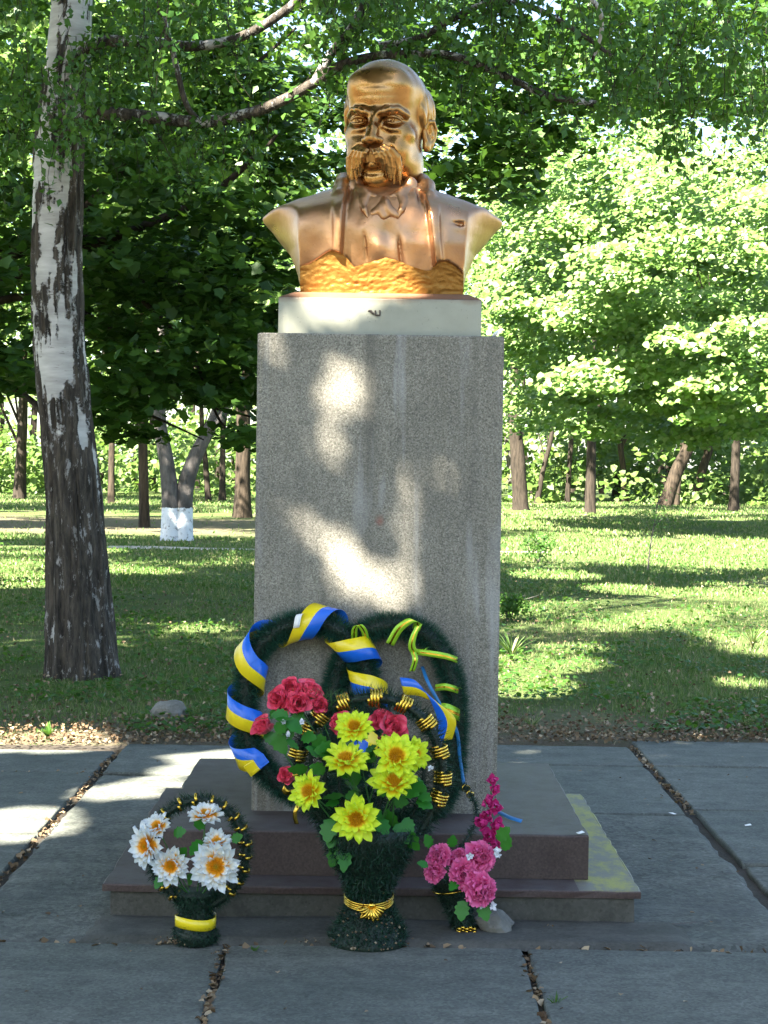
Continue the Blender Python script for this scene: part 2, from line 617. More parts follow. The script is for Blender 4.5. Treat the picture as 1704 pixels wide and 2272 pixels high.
def _bark(name, ca, cb, sc=(14, 14, 2.5), bump=0.9, white=None):
    m, nt, out = mat(name)
    g = G(nt)
    v = g.pos(sc)
    f = g.noise(v, 1.0, 6, 0.65, 0.3)
    c = g.mix(g.ramp(f, [(0.35, 0.0), (0.65, 1.0)]), ca, cb)
    if white:
        z = g.sep(g.pos())[2]
        k = g.math('LESS_THAN', g.math('ADD', z, g.math('MULTIPLY', g.noise(g.pos(), 9, 3), 0.10)), white)
        k = g.math('MULTIPLY', k, g.ramp(g.noise(g.pos((12, 12, 12)), 1.0, 5, 0.7), [(0.36, 0.25), (0.46, 1.0)]))
        c = g.mix(k, c, (0.60, 0.63, 0.66))
    nt.links.new(g.bsdf(c, 0.9, normal=g.bump(f, bump, 0.03), spec=0.2), out.inputs[0])
    return m


M['bark'] = _bark('maple_bark', (0.015, 0.012, 0.009), (0.046, 0.036, 0.027))
M['bark_warm'] = _bark('warm_bark', (0.018, 0.014, 0.010), (0.060, 0.045, 0.031))
M['bark_grey'] = _bark('grey_bark', (0.045, 0.041, 0.038), (0.125, 0.112, 0.104), (10, 10, 4))
M['bark_white'] = _bark('whitewashed_bark', (0.045, 0.041, 0.038), (0.125, 0.112, 0.104), (10, 10, 4), white=0.66)


def _birchbark():
    m, nt, out = mat('birch_bark')
    g = G(nt)
    k = g.attr('dark')
    p = g.pos()
    ks = g.ramp(g.math('ADD', k, g.math('MULTIPLY', g.math('SUBTRACT', g.noise(g.pos((22, 22, 24)), 1.0, 6, 0.72), 0.5), 0.95)), [(0.46, 0.0), (0.54, 1.0)])
    paper = g.mix(g.ramp(g.noise(g.pos((4, 4, 22)), 1.0, 4, 0.6), [(0.35, 0.0), (0.7, 1.0)]), (0.33, 0.315, 0.305), (0.50, 0.485, 0.47))
    lent = g.ramp(g.noise(g.pos((9, 9, 75)), 1.0, 3, 0.7), [(0.66, 0.0), (0.70, 1.0)])
    paper = g.mix(g.math('MULTIPLY', lent, 0.8), paper, (0.05, 0.04, 0.035))
    fur = g.noise(g.pos((26, 26, 4.5)), 1.0, 5, 0.7)
    dark = g.mix(g.ramp(fur, [(0.38, 0.0), (0.70, 1.0)]), (0.022, 0.019, 0.016), (0.115, 0.095, 0.075))
    dark = g.mix(g.math('MULTIPLY', g.ramp(g.noise(g.pos((17, 17, 6)), 1.0, 5, 0.75), [(0.57, 0.0), (0.63, 1.0)]), 0.85), dark, (0.34, 0.325, 0.31))
    c = g.mix(ks, paper, dark)
    h = g.mix(ks, (0.9, 0.9, 0.9), g.ramp(fur, [(0.3, 0.0), (0.75, 0.8)]))
    nt.links.new(g.bsdf(c, 0.85, normal=g.bump(h, 0.8, 0.03), spec=0.25), out.inputs[0])
    return m


M['birch'] = _birchbark()


def _lawn():
    m, nt, out = mat('lawn_ground')
    g = G(nt)
    p = g.pos()
    f = g.noise(p, 0.35, 6, 0.6)
    fine = g.noise(p, 16, 5, 0.75)
    vf = g.noise(p, 70, 3, 0.8)
    grass = g.mix(g.ramp(fine, [(0.3, 0.0), (0.7, 1.0)]), (0.060, 0.105, 0.026), (0.125, 0.155, 0.055))
    grass = g.mix(g.math('MULTIPLY', g.ramp(vf, [(0.5, 0.0), (0.75, 1.0)]), 0.5), grass, (0.17, 0.16, 0.08))
    dirt = g.mix(g.ramp(vf, [(0.3, 0.0), (0.7, 1.0)]), (0.105, 0.080, 0.056), (0.235, 0.190, 0.140))
    xs = g.sep(p)
    near = g.ramp(g.math('DIVIDE', g.math('SUBTRACT', g.math('ADD', xs[1], g.math('MULTIPLY', g.math('SUBTRACT', g.noise(p, 2.2, 5), 0.5), 2.6)), 9.85), 2.2), [(0.15, 1.0), (0.9, 0.0)])
    bare = g.ramp(f, [(0.56, 0.0), (0.68, 0.75)])
    # trodden earth under the trees on the left, and a sandy footpath
    bl = g.math('MULTIPLY', g.ramp(g.math('DIVIDE', g.math('SUBTRACT', 1.0, xs[0]), 6.0), [(0.35, 0.0), (0.75, 1.0)]),
                g.ramp(g.math('ABSOLUTE', g.math('DIVIDE', g.math('SUBTRACT', g.math('ADD', xs[1], g.math('MULTIPLY', g.noise(p, 0.5, 4), 5.0)), 46.0), 7.0)), [(0.55, 1.0), (1.0, 0.0)]))
    k = g.math('MAXIMUM', g.math('MAXIMUM', near, bare), g.math('MULTIPLY', bl, 0.9))
    k = g.math('MULTIPLY', k, g.ramp(fine, [(0.25, 0.55), (0.6, 1.0)]))
    c = g.mix(k, grass, dirt)
    nt.links.new(g.bsdf(c, 0.95, normal=g.bump(g.math('ADD', fine, vf), 0.9, 0.04), spec=0.1), out.inputs[0])
    return m


M['lawn'] = _lawn()
M['sand'] = M_concrete('sandy_path', (0.34, 0.30, 0.25), (0.46, 0.42, 0.36), 60, 0.2, 0.6)

# ------------------------------------------------------------------ ground
def struct(name, VF, m, parent=None, smooth=False):
    o = obj(name, VF, m, parent, smooth)
    if parent is None:
        o['kind'] = 'structure'
    return o


struct('lawn', ([(-900, -900, -0.03), (900, -900, -0.03), (900, 900, -0.03), (-900, 900, -0.03)], [(0, 1, 2, 3)]), M['lawn'])


def blob(cx, cy, rx, ry, z, n=40, amp=0.18, seed=1):
    V = [(cx, cy, z)]
    for i in range(n):
        a = i / n * 2 * math.pi
        k = 1 + amp * (mnoise.noise(Vector((math.cos(a) * 1.7 + seed * 7.1, math.sin(a) * 1.7, seed))) * 1.6)
        V.append((cx + rx * k * math.cos(a), cy + ry * k * math.sin(a), z))
    return V, [(0, 1 + i, 1 + (i + 1) % n) for i in range(n)]


_pp = catmull([(-5.4, 32.3), (-4.9, 32.1), (-4.2, 31.9), (-3.2, 31.7), (-2.0, 31.9), (0.5, 32.1), (3.5, 32.6)], 40)
_pv, _pf = [], []
for i, (x, y) in enumerate(_pp):
    h = (0.30 + 0.55 * math.exp(-((x + 4.0) / 1.3) ** 2) + 0.12 * mnoise.noise(Vector((x * 2, 3, 1)))) * min(1.0, 0.1 + (x + 5.4) * 0.9)
    _pv += [(x, y - h * 0.5, -0.024), (x, y + h * 0.9, -0.024)]
    if i:
        _pf.append((2 * i - 2, 2 * i, 2 * i + 1, 2 * i - 1))
struct('footpath', (_pv, _pf), M['sand'])

# soil bed below the paving
pave = struct('pavement', ([(-6.5, -4, -0.022), (6.5, -4, -0.022), (6.5, 9.98, -0.022), (-6.5, 9.52, -0.022)], [(0, 1, 2, 3)]), M['soil'])
SL = []
g_ = 0.0075


def slab(x0, x1, y0, y1, m='slab', dz=0.0):
    n = len(SL)
    V, F = boxy(x0 + g_, x1 - g_, y0 + g_ * 1.7, y1 - g_ * 1.7, -0.06, dz, 0.008, 10, 0.0028, n)
    # slight tilt of each slab
    rn = random.Random(n * 13 + 5)
    tx, ty = rn.gauss(0, 0.0016), rn.gauss(0, 0.0016)
    cx, cy = (x0 + x1) / 2, (y0 + y1) / 2
    V = [(x, y, z + (x - cx) * tx + (y - cy) * ty) for x, y, z in V]
    o = obj('paving_slab', (V, F), M[m], pave)
    SL.append(o)


def edge_y(x):
    return 9.72 + 0.12 * x if abs(x) < 2.5 else 9.72 + 0.12 * math.copysign(2.5, x)


for (xa, xb) in ((-6.1, -3.72), (-3.72, -1.345), (-1.325, 0.02), (0.02, 1.365), (1.395, 3.75), (3.75, 6.1)):
    e = edge_y((xa + xb) / 2)
    if xb <= 0.1:
        slab(xa, xb, 8.735, e)
        if xb < -1:
            slab(xa, xb, 7.30, 8.735)
            slab(xa, xb, 5.62, 7.30, 'slab', -0.004)
    else:
        slab(xa, xb, 9.163, e)
        slab(xa, xb, 7.985 if xa > 1.38 else 7.90, 9.163, dz=0.0 if xa > 1.38 else -0.003)
        if xa > 1.38:
            slab(xa, xb, 6.90, 7.985)
            slab(xa, xb, 5.71, 6.90, 'rough_concrete', -0.005)
xs = [-6.05, -5.1, -4.18, -3.25, -2.32, -1.39, -0.455, 0.472, 1.40, 2.33, 3.26, 4.19, 5.12, 6.05]
y1 = 5.66
for r_ in range(8):
    for a_, b_ in zip(xs[:-1], xs[1:]):
        if abs((a_ + b_) / 2) < 3 or r_ < 2:
            slab(a_, b_, y1 - 1.12, y1 - 0.004, dz=0.0 if a_ < 1.3 or r_ else 0.006)
    y1 -= 1.12


def rough_sheet(x0, x1, y0, y1, z, amp, n=26, m=20, seed=0):
    """Poured concrete: a thick slab with an uneven trowelled top and a broken edge."""
    V, F = [], []
    for j in range(m + 1):
        for i in range(n + 1):
            u, v = i / n, j / m
            x, y = x0 + (x1 - x0) * u, y0 + (y1 - y0) * v
            q = Vector((x * 3.1 + seed, y * 3.1, seed * 1.7))
            e = 0.014 if (i in (0, n) or j in (0, m)) else 0.0
            x += e * mnoise.noise(q * 4) if e else 0
            y += e * 1.6 * mnoise.noise(q * 4 + Vector((9, 0, 0))) if e else 0
            V.append((x, y, z + amp * mnoise.noise(q) + amp * 0.6 * mnoise.noise(q * 3.7) - (0.02 if e else 0)))
    for j in range(m):
        for i in range(n):
            a = j * (n + 1) + i
            F.append((a, a + 1, a + n + 2, a + n + 1))
    return V, F


obj('concrete_patch', rough_sheet(-1.325, -0.01, 5.63, 8.715, 0.000, 0.011, 50, 70, 3), M['rough_concrete'], pave, True)
obj('concrete_patch', rough_sheet(0.0, 1.365, 5.69, 7.885, 0.000, 0.008, 40, 50, 8), M['rough_concrete'], pave, True)

def crack(pix, w_, seed):
    pts = catmull([np.array(gnd(px, py, 0.0)) for px, py in pix], 40)
    rn = random.Random(seed)
    V, F = [], []
    for i, p in enumerate(pts):
        k = w_ * (0.5 + rn.random()) * min(1, 6 * i / 39, 6 * (39 - i) / 39 + 0.1)
        j = rn.gauss(0, 0.006)
        V += [(p[0], p[1] + j - k, 0.013), (p[0], p[1] + j + k, 0.013)]
        if i:
            F.append((2 * i - 2, 2 * i, 2 * i + 1, 2 * i - 1))
    return obj('crack', (V, F), M['dark_mark'], pave)


crack([(1220, 1662), (1262, 1664), (1300, 1658), (1330, 1648), (1362, 1645)], 0.005, 1)
crack([(1440, 1622), (1458, 1628), (1480, 1631)], 0.004, 2)
crack([(1405, 2008), (1440, 2004), (1480, 2003), (1520, 2001)], 0.007, 3)
crack([(215, 2010), (222, 1985), (240, 1965)], 0.006, 4)
crack([(1510, 1890), (1560, 1895), (1600, 1893)], 0.004, 5)


# ------------------------------------------------------------------ monument base and pedestal
ped = thing('pedestal', 'tall grey aggregate stone pedestal on two granite steps under the bronze bust', 'pedestal', (-0.005, 6.87, 0))


def child(name, VF, m, parent, smooth=False):
    """Part given in world coordinates under a thing placed at its base."""
    o = obj(name, VF, m, parent, smooth)
    o.matrix_parent_inverse = Matrix.Translation(-Vector(parent.location))
    return o


child('foundation', boxy(-0.868, 0.862, 5.955, 7.70, -0.05, 0.089, 0.006, 16, 0.003, 3), M['mortar'], ped)
child('step_slab', boxy(-0.892, 0.877, 5.942, 7.72, 0.089, 0.114, 0.005, 24, 0.0022, 7), M['granite_p'], ped)
child('mortar_apron', rough_sheet(-0.93, 1.02, 5.64, 5.97, 0.012, 0.006, 40, 10, 5), M['mortar'], ped, True)
child('upper_step', boxy(-0.738, 0.722, 6.10, 7.585, 0.1145, 0.264, 0.006, 24, 0.0018, 9), M['granite'], ped)
child('shaft', boxy(-0.441, 0.431, 6.45, 7.31, 0.264, 1.958, 0.006, 40, 0.0013, 21), M['pedestal'], ped)
pl = child('plinth', boxy(-0.373, 0.354, 6.517, 7.24, 1.959, 2.090, 0.004, 20, 0.0007, 4), M['plinth'], ped)
# the small dark mark: a bent clamp and a smear
tv, tf = tube(catmull([(-0.026, 6.513, 2.047), (-0.0255, 6.513, 2.032), (-0.019, 6.513, 2.030), (-0.0105, 6.513, 2.031), (-0.010, 6.513, 2.048)], 14), 0.0032, 6)
child('clamp', (tv, tf), M['dark_mark'], ped)
child('scar', join(tube(catmull([(-0.052, 6.515, 2.043), (-0.046, 6.514, 2.046), (-0.038, 6.514, 2.044)], 5), [0.002, 0.004, 0.003], 6),
                   tube(catmull([(-0.042, 6.515, 2.042), (-0.036, 6.514, 2.038), (-0.031, 6.514, 2.034)], 5), [0.004, 0.005, 0.003], 6)), M['dark_mark'], ped)
sc_ = obj('paper_scrap', ([(0, 0, 0), (0.016, 0.002, 0.004), (0.026, 0, 0.018), (0.02, 0.003, 0.024), (0.004, 0.002, 0.012), (0.010, -0.006, 0.010)],
                          [(0, 1, 5), (1, 2, 5), (2, 3, 5), (3, 4, 5), (4, 0, 5)]), M['white_scrap'])
sc_.location = (0.388, 6.475, 1.957)
tag(sc_, 'small white scrap lying on the top right corner of the pedestal', 'scrap')


# ------------------------------------------------------------------ signed-distance sculpting for the bust
def smin(a, b, k):
    h = np.clip(0.5 + 0.5 * (b - a) / k, 0, 1)
    return b * (1 - h) + a * h - k * h * (1 - h)


def smax(a, b, k):
    return -smin(-a, -b, k)


class Field:
    def __init__(s, lo, hi, h):
        s.lo, s.h = np.array(lo, np.float32), h
        n = np.ceil((np.array(hi) - np.array(lo)) / h).astype(int) + 1
        ax = [np.float32(lo[i]) + np.float32(h) * np.arange(n[i], dtype=np.float32) for i in range(3)]
        s.X, s.Y, s.Z = np.meshgrid(*ax, indexing='ij')

    def ell(s, c, r, rot=None):
        x, y, z = s.X - c[0], s.Y - c[1], s.Z - c[2]
        if rot is not None:
            R = np.array(rot.to_3x3().transposed(), np.float32)
            x, y, z = (R[0, 0] * x + R[0, 1] * y + R[0, 2] * z, R[1, 0] * x + R[1, 1] * y + R[1, 2] * z, R[2, 0] * x + R[2, 1] * y + R[2, 2] * z)
        k0 = np.sqrt((x / r[0]) ** 2 + (y / r[1]) ** 2 + (z / r[2]) ** 2)
        k1 = np.sqrt((x / r[0] ** 2) ** 2 + (y / r[1] ** 2) ** 2 + (z / r[2] ** 2) ** 2) + 1e-6
        return k0 * (k0 - 1) / k1

    def cap(s, a, b, ra, rb):
        a, b = np.array(a, np.float32), np.array(b, np.float32)
        d = b - a
        t = np.clip(((s.X - a[0]) * d[0] + (s.Y - a[1]) * d[1] + (s.Z - a[2]) * d[2]) / (d @ d + 1e-12), 0, 1)
        return np.sqrt((s.X - a[0] - d[0] * t) ** 2 + (s.Y - a[1] - d[1] * t) ** 2 + (s.Z - a[2] - d[2] * t) ** 2) - (ra + (rb - ra) * t)

    def chain(s, pts, k=0.004):
        f = None
        for p, q in zip(pts[:-1], pts[1:]):
            c = s.cap(p[:3], q[:3], p[3], q[3])
            f = c if f is None else smin(f, c, k)
        return f

    def mesh(s, f):
        """Surface nets."""
        neg = f < 0
        n = np.array(f.shape)
        cs = n - 1
        acc = np.zeros((*cs, 3), np.float32)
        cnt = np.zeros(tuple(cs), np.float32)
        idx = np.indices(tuple(cs)).transpose(1, 2, 3, 0).astype(np.float32)
        corners = [(i, j, k) for i in (0, 1) for j in (0, 1) for k in (0, 1)]
        def sub(a, c):
            return a[c[0]:c[0] + cs[0], c[1]:c[1] + cs[1], c[2]:c[2] + cs[2]]
        for c in corners:
            for ax in range(3):
                if c[ax] == 0:
                    d = list(c); d[ax] = 1
                    fa, fb = sub(f, c), sub(f, d)
                    cr = (fa < 0) != (fb < 0)
                    t = np.where(cr, fa / np.where(cr, fa - fb, 1), 0)
                    for q in range(3):
                        acc[..., q] += np.where(cr, c[q] + (t if q == ax else 0), 0)
                    cnt += cr
        act = cnt > 0
        ids = np.full(tuple(cs), -1, np.int64)
        ids[act] = np.arange(act.sum())
        V = (idx[act] + acc[act] / cnt[act][:, None]) * s.h + s.lo
        Q = []
        for ax in range(3):
            o1, o2 = (ax + 1) % 3, (ax + 2) % 3
            sl = [slice(1, cs[i]) for i in range(3)]
            sl[ax] = slice(0, cs[ax])
            sl2 = list(sl); sl2[ax] = slice(1, cs[ax] + 1)
            a, b = neg[tuple(sl)], neg[tuple(sl2)]
            for flip in (False, True):
                w = np.argwhere((a & ~b) if not flip else (~a & b))
                if len(w) == 0:
                    continue
                base = w.copy()
                for i in range(3):
                    if i != ax:
                        base[:, i] += 1
                def g(d1, d2):
                    q = base.copy(); q[:, o1] -= d1; q[:, o2] -= d2
                    return ids[q[:, 0], q[:, 1], q[:, 2]]
                quad = np.stack([g(1, 1), g(0, 1), g(0, 0), g(1, 0)], 1)
                Q.append(quad[:, ::-1] if flip else quad)
        return V, np.concatenate(Q)


BUST = Vector((-0.005, 6.86, 2.0905))
bust = thing('bronze_bust', 'bronze bust of a bald man with drooping moustache and open coat', 'bust', BUST)

# ---- coat and chest (bust coordinates: x right, y back, z up)
fd = Field((-0.47, -0.34, -0.005), (0.47, 0.26, 0.52), 0.0052)
X, Y, Z = fd.X, fd.Y, fd.Z
AX = np.abs(X)


def interp(z, tab):
    return np.interp(z, [t[0] for t in tab], [t[1] for t in tab]).astype(np.float32)


Wz = interp(Z, [(0, .300), (0.06, .303), (0.12, .318), (0.2, .350), (0.29, .425), (0.35, .492), (0.5, .53)])
XC = 0.292 + 0.05 * Z
front = -0.235 - 0.055 * np.sin(np.clip(Z / 0.40, 0, 1) * math.pi * 0.62) + 0.55 * X * X + 0.46 * 0.03 * np.log1p(np.exp((Z - 0.285) / 0.03))
side = np.clip(AX - XC, 0, 1) * 0.235 / np.maximum(Wz - XC, 0.012)
fr0 = front + np.minimum(side, 0.6)
ztop = 0.447 - 0.345 * np.clip(AX - 0.13, 0, 1) - 0.9 * np.clip(-Y - 0.08, 0, 1) ** 1.5 * 1.2 - 0.5 * np.clip(Y - 0.05, 0, 1)


def body(fr, k=0.018):
    f = smax((fr - Y) * 0.9, Y - 0.19 + 0.3 * np.clip(AX - 0.25, 0, 1), k)
    f = smax(f, (AX - Wz) * 0.93, 0.012)
    f = smax(f, (Z - ztop) * 0.85, 0.020)
    return f


def sstep(a, b, x):
    t = np.clip((x - a) / (b - a), 0, 1)
    return t * t * (3 - 2 * t)


# scalloped lower hem of the coat
HX = [-0.33, -0.30, -0.255, -0.215, -0.185, -0.155, -0.12, -0.10, -0.03, 0.015, 0.06, 0.11, 0.155, 0.178, 0.20, 0.235, 0.27, 0.305, 0.33]
HZ = [.118, .118, .130, .158, .176, .165, .130, .106, .128, .140, .130, .110, .098, .100, .140, .146, .128, .092, .085]
hem = np.interp(X, HX, HZ).astype(np.float32)
opening_l = -0.134 - 0.045 * np.clip(0.36 - Z, 0, 0.2)             # inner edges of the coat
opening_r = 0.150 + 0.13 * np.clip(0.40 - Z, 0, 0.3)
ol, orr = opening_l - X, X - opening_r                              # distance into the coat
coat_k = np.where(X < 0, sstep(0.0, 0.010, ol), sstep(0.0, 0.010, orr))
din = np.where(X < 0, ol, orr)
lw = 0.040 + 0.010 * sstep(0.2, 0.36, Z)
lap = sstep(-0.004, 0.006, din) * (1 - sstep(lw - 0.010, lw + 0.004, din)) * (0.75 + 0.25 * np.cos((din - lw * 0.4) / lw * 2.6))
fold = 0.005 * np.sin(22 * X + 9 * Z) * sstep(0.20, 0.27, AX) + 0.003 * np.sin(34 * X - 17 * Z) * sstep(0.19, 0.24, AX)
# shirt-front seams and hollows
seam = np.exp(-((X - 0.062 - 0.13 * (0.20 - Z)) / 0.006) ** 2) * sstep(0.25, 0.20, Z) * 0.014 - sstep(0.0, 0.02, X - 0.062 - 0.13 * (0.20 - Z)) * sstep(0.25, 0.2, Z) * 0.008
seam = seam + np.exp(-((X + 0.062 + 0.12 * (Z - 0.2)) / 0.004) ** 2) * sstep(0.26, 0.22, Z) * sstep(0.12, 0.16, Z) * 0.009
hol = 0.014 * np.exp(-((X - 0.02) / 0.03) ** 2 - ((Z - 0.25) / 0.05) ** 2) - 0.012 * np.exp(-((X + 0.01) / 0.035) ** 2 - ((Z - 0.19) / 0.04) ** 2)
frc = fr0 - 0.014 * coat_k - 0.024 * lap + 0.018 * (1 - coat_k) + seam + hol + fold * coat_k
fb = body(frc)
# upper ends of the lapels, rising round the neck
for s in (-1, 1):
    dx = 0.02 if s > 0 else 0.0
    pts = [(s * 0.118, 0.085, 0.462, .026), (s * 0.146, -0.005, 0.468, .028), (s * (0.153 + dx * 0.4), -0.10, 0.435, .028), (s * (0.155 + dx * .6), -0.185, 0.385, .024), (s * (0.157 + dx * .8), -0.235, 0.335, .014)]
    fb = smin(fb, fd.chain(pts, 0.012), 0.010)
    gp = [(s * (0.118 + dx * .5), -0.17, 0.415, .010), (s * (0.122 + dx), -0.250, 0.34, .009)]
    fb = smax(fb, -fd.chain(gp, 0.01), 0.008)
# coat collar behind the neck
fb = smin(fb, fd.chain([(-0.118, 0.085, 0.462, .027), (-0.07, 0.14, 0.478, .028), (0.07, 0.14, 0.478, .028), (0.118, 0.085, 0.462, .027)], 0.01), 0.012)
# sleeve seam and a chip in the cloth on the right
fb = smax(fb, -fd.cap((0.245, -0.262, 0.285), (0.285, -0.242, 0.280), 0.004, 0.009), 0.005)
# hem: recess the lower front
rec = smax((Z - hem) * 0.8, AX - 0.296, 0.006)
fb = smax(fb, -smax(rec, Y - (fr0 + 0.006), 0.004), 0.004)
nz = 0.0012 * np.sin(61 * X + 13 * Z) * np.sin(53 * Z - 20 * X)
cv, cf = fd.mesh(fb + nz)
co = obj('coat', (cv, cf), M['bronze_coat'], bust, True)
sm_ = co.modifiers.new('smooth', 'SMOOTH')
sm_.factor, sm_.iterations = 0.5, 4

# ---- rough gilded lower front
V, F = [], []
nx, nz_ = 90, 34
for j in range(nz_ + 1):
    for i in range(nx + 1):
        x = -0.297 + 0.594 * i / nx
        zt = float(np.interp(x, HX, HZ)) + 0.012
        z = -0.002 + (zt + 0.002) * j / nz_
        fr = -0.235 - 0.055 * math.sin(min(1, z / 0.40) * math.pi * 0.62) + 0.55 * x * x
        q = Vector((x * 14, z * 34, 2.0))
        q2 = Vector((x * 30, z * 90, 5.0))
        y = fr - 0.004 + 0.0028 * mnoise.noise(q) + 0.0025 * mnoise.noise(q2) + 0.004 * mnoise.noise(Vector((x * 75, z * 110, 9))) - 0.010 * math.exp(-z / 0.012)
        V.append((x, y, z))
for j in range(nz_):
    for i in range(nx):
        a = j * (nx + 1) + i
        F.append((a, a + 1, a + nx + 2, a + nx + 1))
obj('rough_base', (V, F), M['gold_rough'], bust, True)
# bevelled metal foot
obj('foot_plate', ([(-.365, -.340, 0), (.357, -.340, 0), (.357, .375, 0), (-.365, .375, 0), (-.312, -.276, .024), (.312, -.276, .024), (.312, .25, .024), (-.312, .25, .024)],
                   [(3, 2, 1, 0), (4, 5, 6, 7), (0, 1, 5, 4), (1, 2, 6, 5), (2, 3, 7, 6), (3, 0, 4, 7)]), M['rust'], bust)

# ---- shirt collar wings and cravat
fc = Field((-0.15, -0.30, 0.24), (0.15, 0.10, 0.50), 0.0042)
wing = {}
for s in (-1, 1):
    tilt = Matrix.Rotation(s * 0.50, 4, 'Z') @ Matrix.Rotation(-0.45, 4, 'X') @ Matrix.Rotation(s * 0.45, 4, 'Y')
    f = fc.ell((s * .084, -.208, .372), (.038, .014, .052), tilt)
    f = smin(f, fc.chain([(s * .080, -.215, .36, .016), (s * .066, -.248, .325, .012), (s * .054, -.258, .298, .005)], .006), .016)
    f = smin(f, fc.ell((s * .100, -.140, .415), (.030, .030, .050)), .02)
    f = smin(f, fc.chain([(s * .112, -.02, .450, .022), (s * .104, -.12, .430, .022), (s * .070, -.19, .400, .018), (s * .030, -.215, .378, .012)], .01), .012)
    cw_ = obj('collar_wing', fc.mesh(f), M['bronze_coat'], bust, True)
    cw_.location.y = 0.002
tl = Matrix.Rotation(-0.25, 4, 'X')
f = fc.ell((0.008, -.240, .345), (.030, .018, .030), tl)
f = smin(f, fc.ell((-.030, -.250, .322), (.030, .010, .018), tl @ Matrix.Rotation(-0.75, 4, 'Y')), .012)
f = smin(f, fc.ell((.044, -.254, .318), (.034, .010, .016), tl @ Matrix.Rotation(0.85, 4, 'Y')), .012)
f = smin(f, fc.ell((.006, -.252, .312), (.028, .010, .026), tl), .014)
f = smin(f, fc.chain([(-0.06, -.185, .385, .012), (0.0, -.222, .368, .013), (.06, -.185, .385, .012)], .01), .012)
f = f + 0.0012 * np.sin(150 * fc.X + 60 * fc.Z)
cr_ = obj('cravat', fc.mesh(f), M['bronze_coat'], bust, True)
cr_.matrix_local = Matrix.Translation((0.004, -0.2405, 0.342)) @ Matrix.Diagonal((0.85, 1, 0.92, 1)) @ Matrix.Translation((-0.004, 0.243, -0.342))

# ---- head (own coordinates: eyes at z = 0, face towards -y)
head = bpy.data.objects.new('head', None)
HM = Matrix.Translation((0.008, -0.005, 0.672)) @ Matrix.Rotation(math.radians(-14), 4, 'Z') @ Matrix.Rotation(math.radians(1), 4, 'X') @ Matrix.Rotation(math.radians(1.0), 4, 'Y')
h = Field((-0.20, -0.285, -0.37), (0.20, 0.25, 0.265), 0.0040)
X, Y, Z = h.X, h.Y, h.Z
f = h.ell((0, .030, .072), (.157, .200, .163))
f = smin(f, h.ell((0, -.050, .105), (.128, .126, .122)), 0.05)           # forehead
f = smin(f, h.ell((0, -.020, -.085), (.125, .150, .152)), 0.06)          # lower face
f = smin(f, h.ell((0, -.075, -.165), (.093, .105, .088)), 0.05)          # jaw
f = smin(f, h.ell((0, -.128, -.220), (.052, .052, .046)), 0.04)          # chin
f = smin(f, h.ell((0, .07, -.13), (.118, .11, .16)), 0.05)
f = smin(f, h.chain([(0, .03, -.17, .108), (0, .035, -.28, .114), (0, .045, -.37, .125)], .03), 0.05)   # neck
for s in (-1, 1):
    f = smin(f, h.ell((s * .092, -.100, -.048), (.036, .042, .034)), 0.045)   # cheekbone
    f = smin(f, h.ell((s * .072, -.118, -.115), (.042, .046, .055)), 0.035)   # cheek
    f = smin(f, h.ell((s * .096, .00, -.15), (.03, .07, .06)), 0.05)          # jaw corner
    f = smax(f, -h.ell((s * .168, -.085, .040), (.030, .06, .06)), 0.05)      # temple hollow
# forehead bumps and furrows
f = smin(f, h.ell((-.055, -.125, .135), (.055, .040, .045)), 0.04)
f = smin(f, h.ell((.055, -.125, .135), (.055, .040, .045)), 0.04)
f = f + 0.0014 * np.exp(-((Z - .082 - 0.25 * X * X) / .006) ** 2) * sstep(.10, .05, np.abs(X)) * (Y < 0) + 0.0012 * np.exp(-((Z - .115) / .006) ** 2) * sstep(.09, .04, np.abs(X)) * (Y < 0)
# eye sockets
for s in (-1, 1):
    f = smax(f, -h.ell((s * .066, -.198, -.004), (.047, .050, .031)), 0.018)
    f = smax(f, -h.ell((s * .030, -.195, .004), (.018, .028, .020)), 0.016)
# brows: heavy, knitted
for s in (-1, 1):
    f = smin(f, h.chain([(s * .016, -.180, .016, .015), (s * .050, -.183, .025, .016), (s * .085, -.161, .029, .014), (s * .111, -.125, .018, .010)], .012), 0.018)
    f = smin(f, h.chain([(s * .013, -.195, .013, .0075), (s * .034, -.201, .020, .0095), (s * .060, -.197, .029, .0095), (s * .084, -.178, .032, .008), (s * .107, -.144, .021, .004)], .010), 0.008)
f = smax(f, -h.cap((.003, -.200, .015), (.004, -.197, .055), 0.004, 0.003), 0.012)
# pouches below the eyes
for s in (-1, 1):
    f = smin(f, h.chain([(s * .036, -.158, -.030, .004), (s * .058, -.161, -.038, .005), (s * .080, -.149, -.036, .005), (s * .096, -.132, -.026, .004)], .006), 0.016)
    f = smax(f, -h.chain([(s * .034, -.181, -.049, .003), (s * .062, -.177, -.058, .003), (s * .088, -.160, -.056, .002)], .004), 0.016)
# nose
f = smin(f, h.chain([(0, -.166, .022, .019), (0, -.188, -.012, .0165), (0, -.210, -.046, .018), (0, -.226, -.080, .0225)], .016), 0.018)
for s in (-1, 1):
    f = smin(f, h.ell((s * .026, -.200, -.083), (.0155, .022, .015)), 0.012)
    f = smax(f, -h.ell((s * .014, -.218, -.103), (.009, .013, .009)), 0.006)
    f = smax(f, -h.chain([(s * .042, -.186, -.075, .004), (s * .064, -.172, -.108, .006), (s * .086, -.150, -.150, .005)], .006), 0.014)   # nasolabial fold
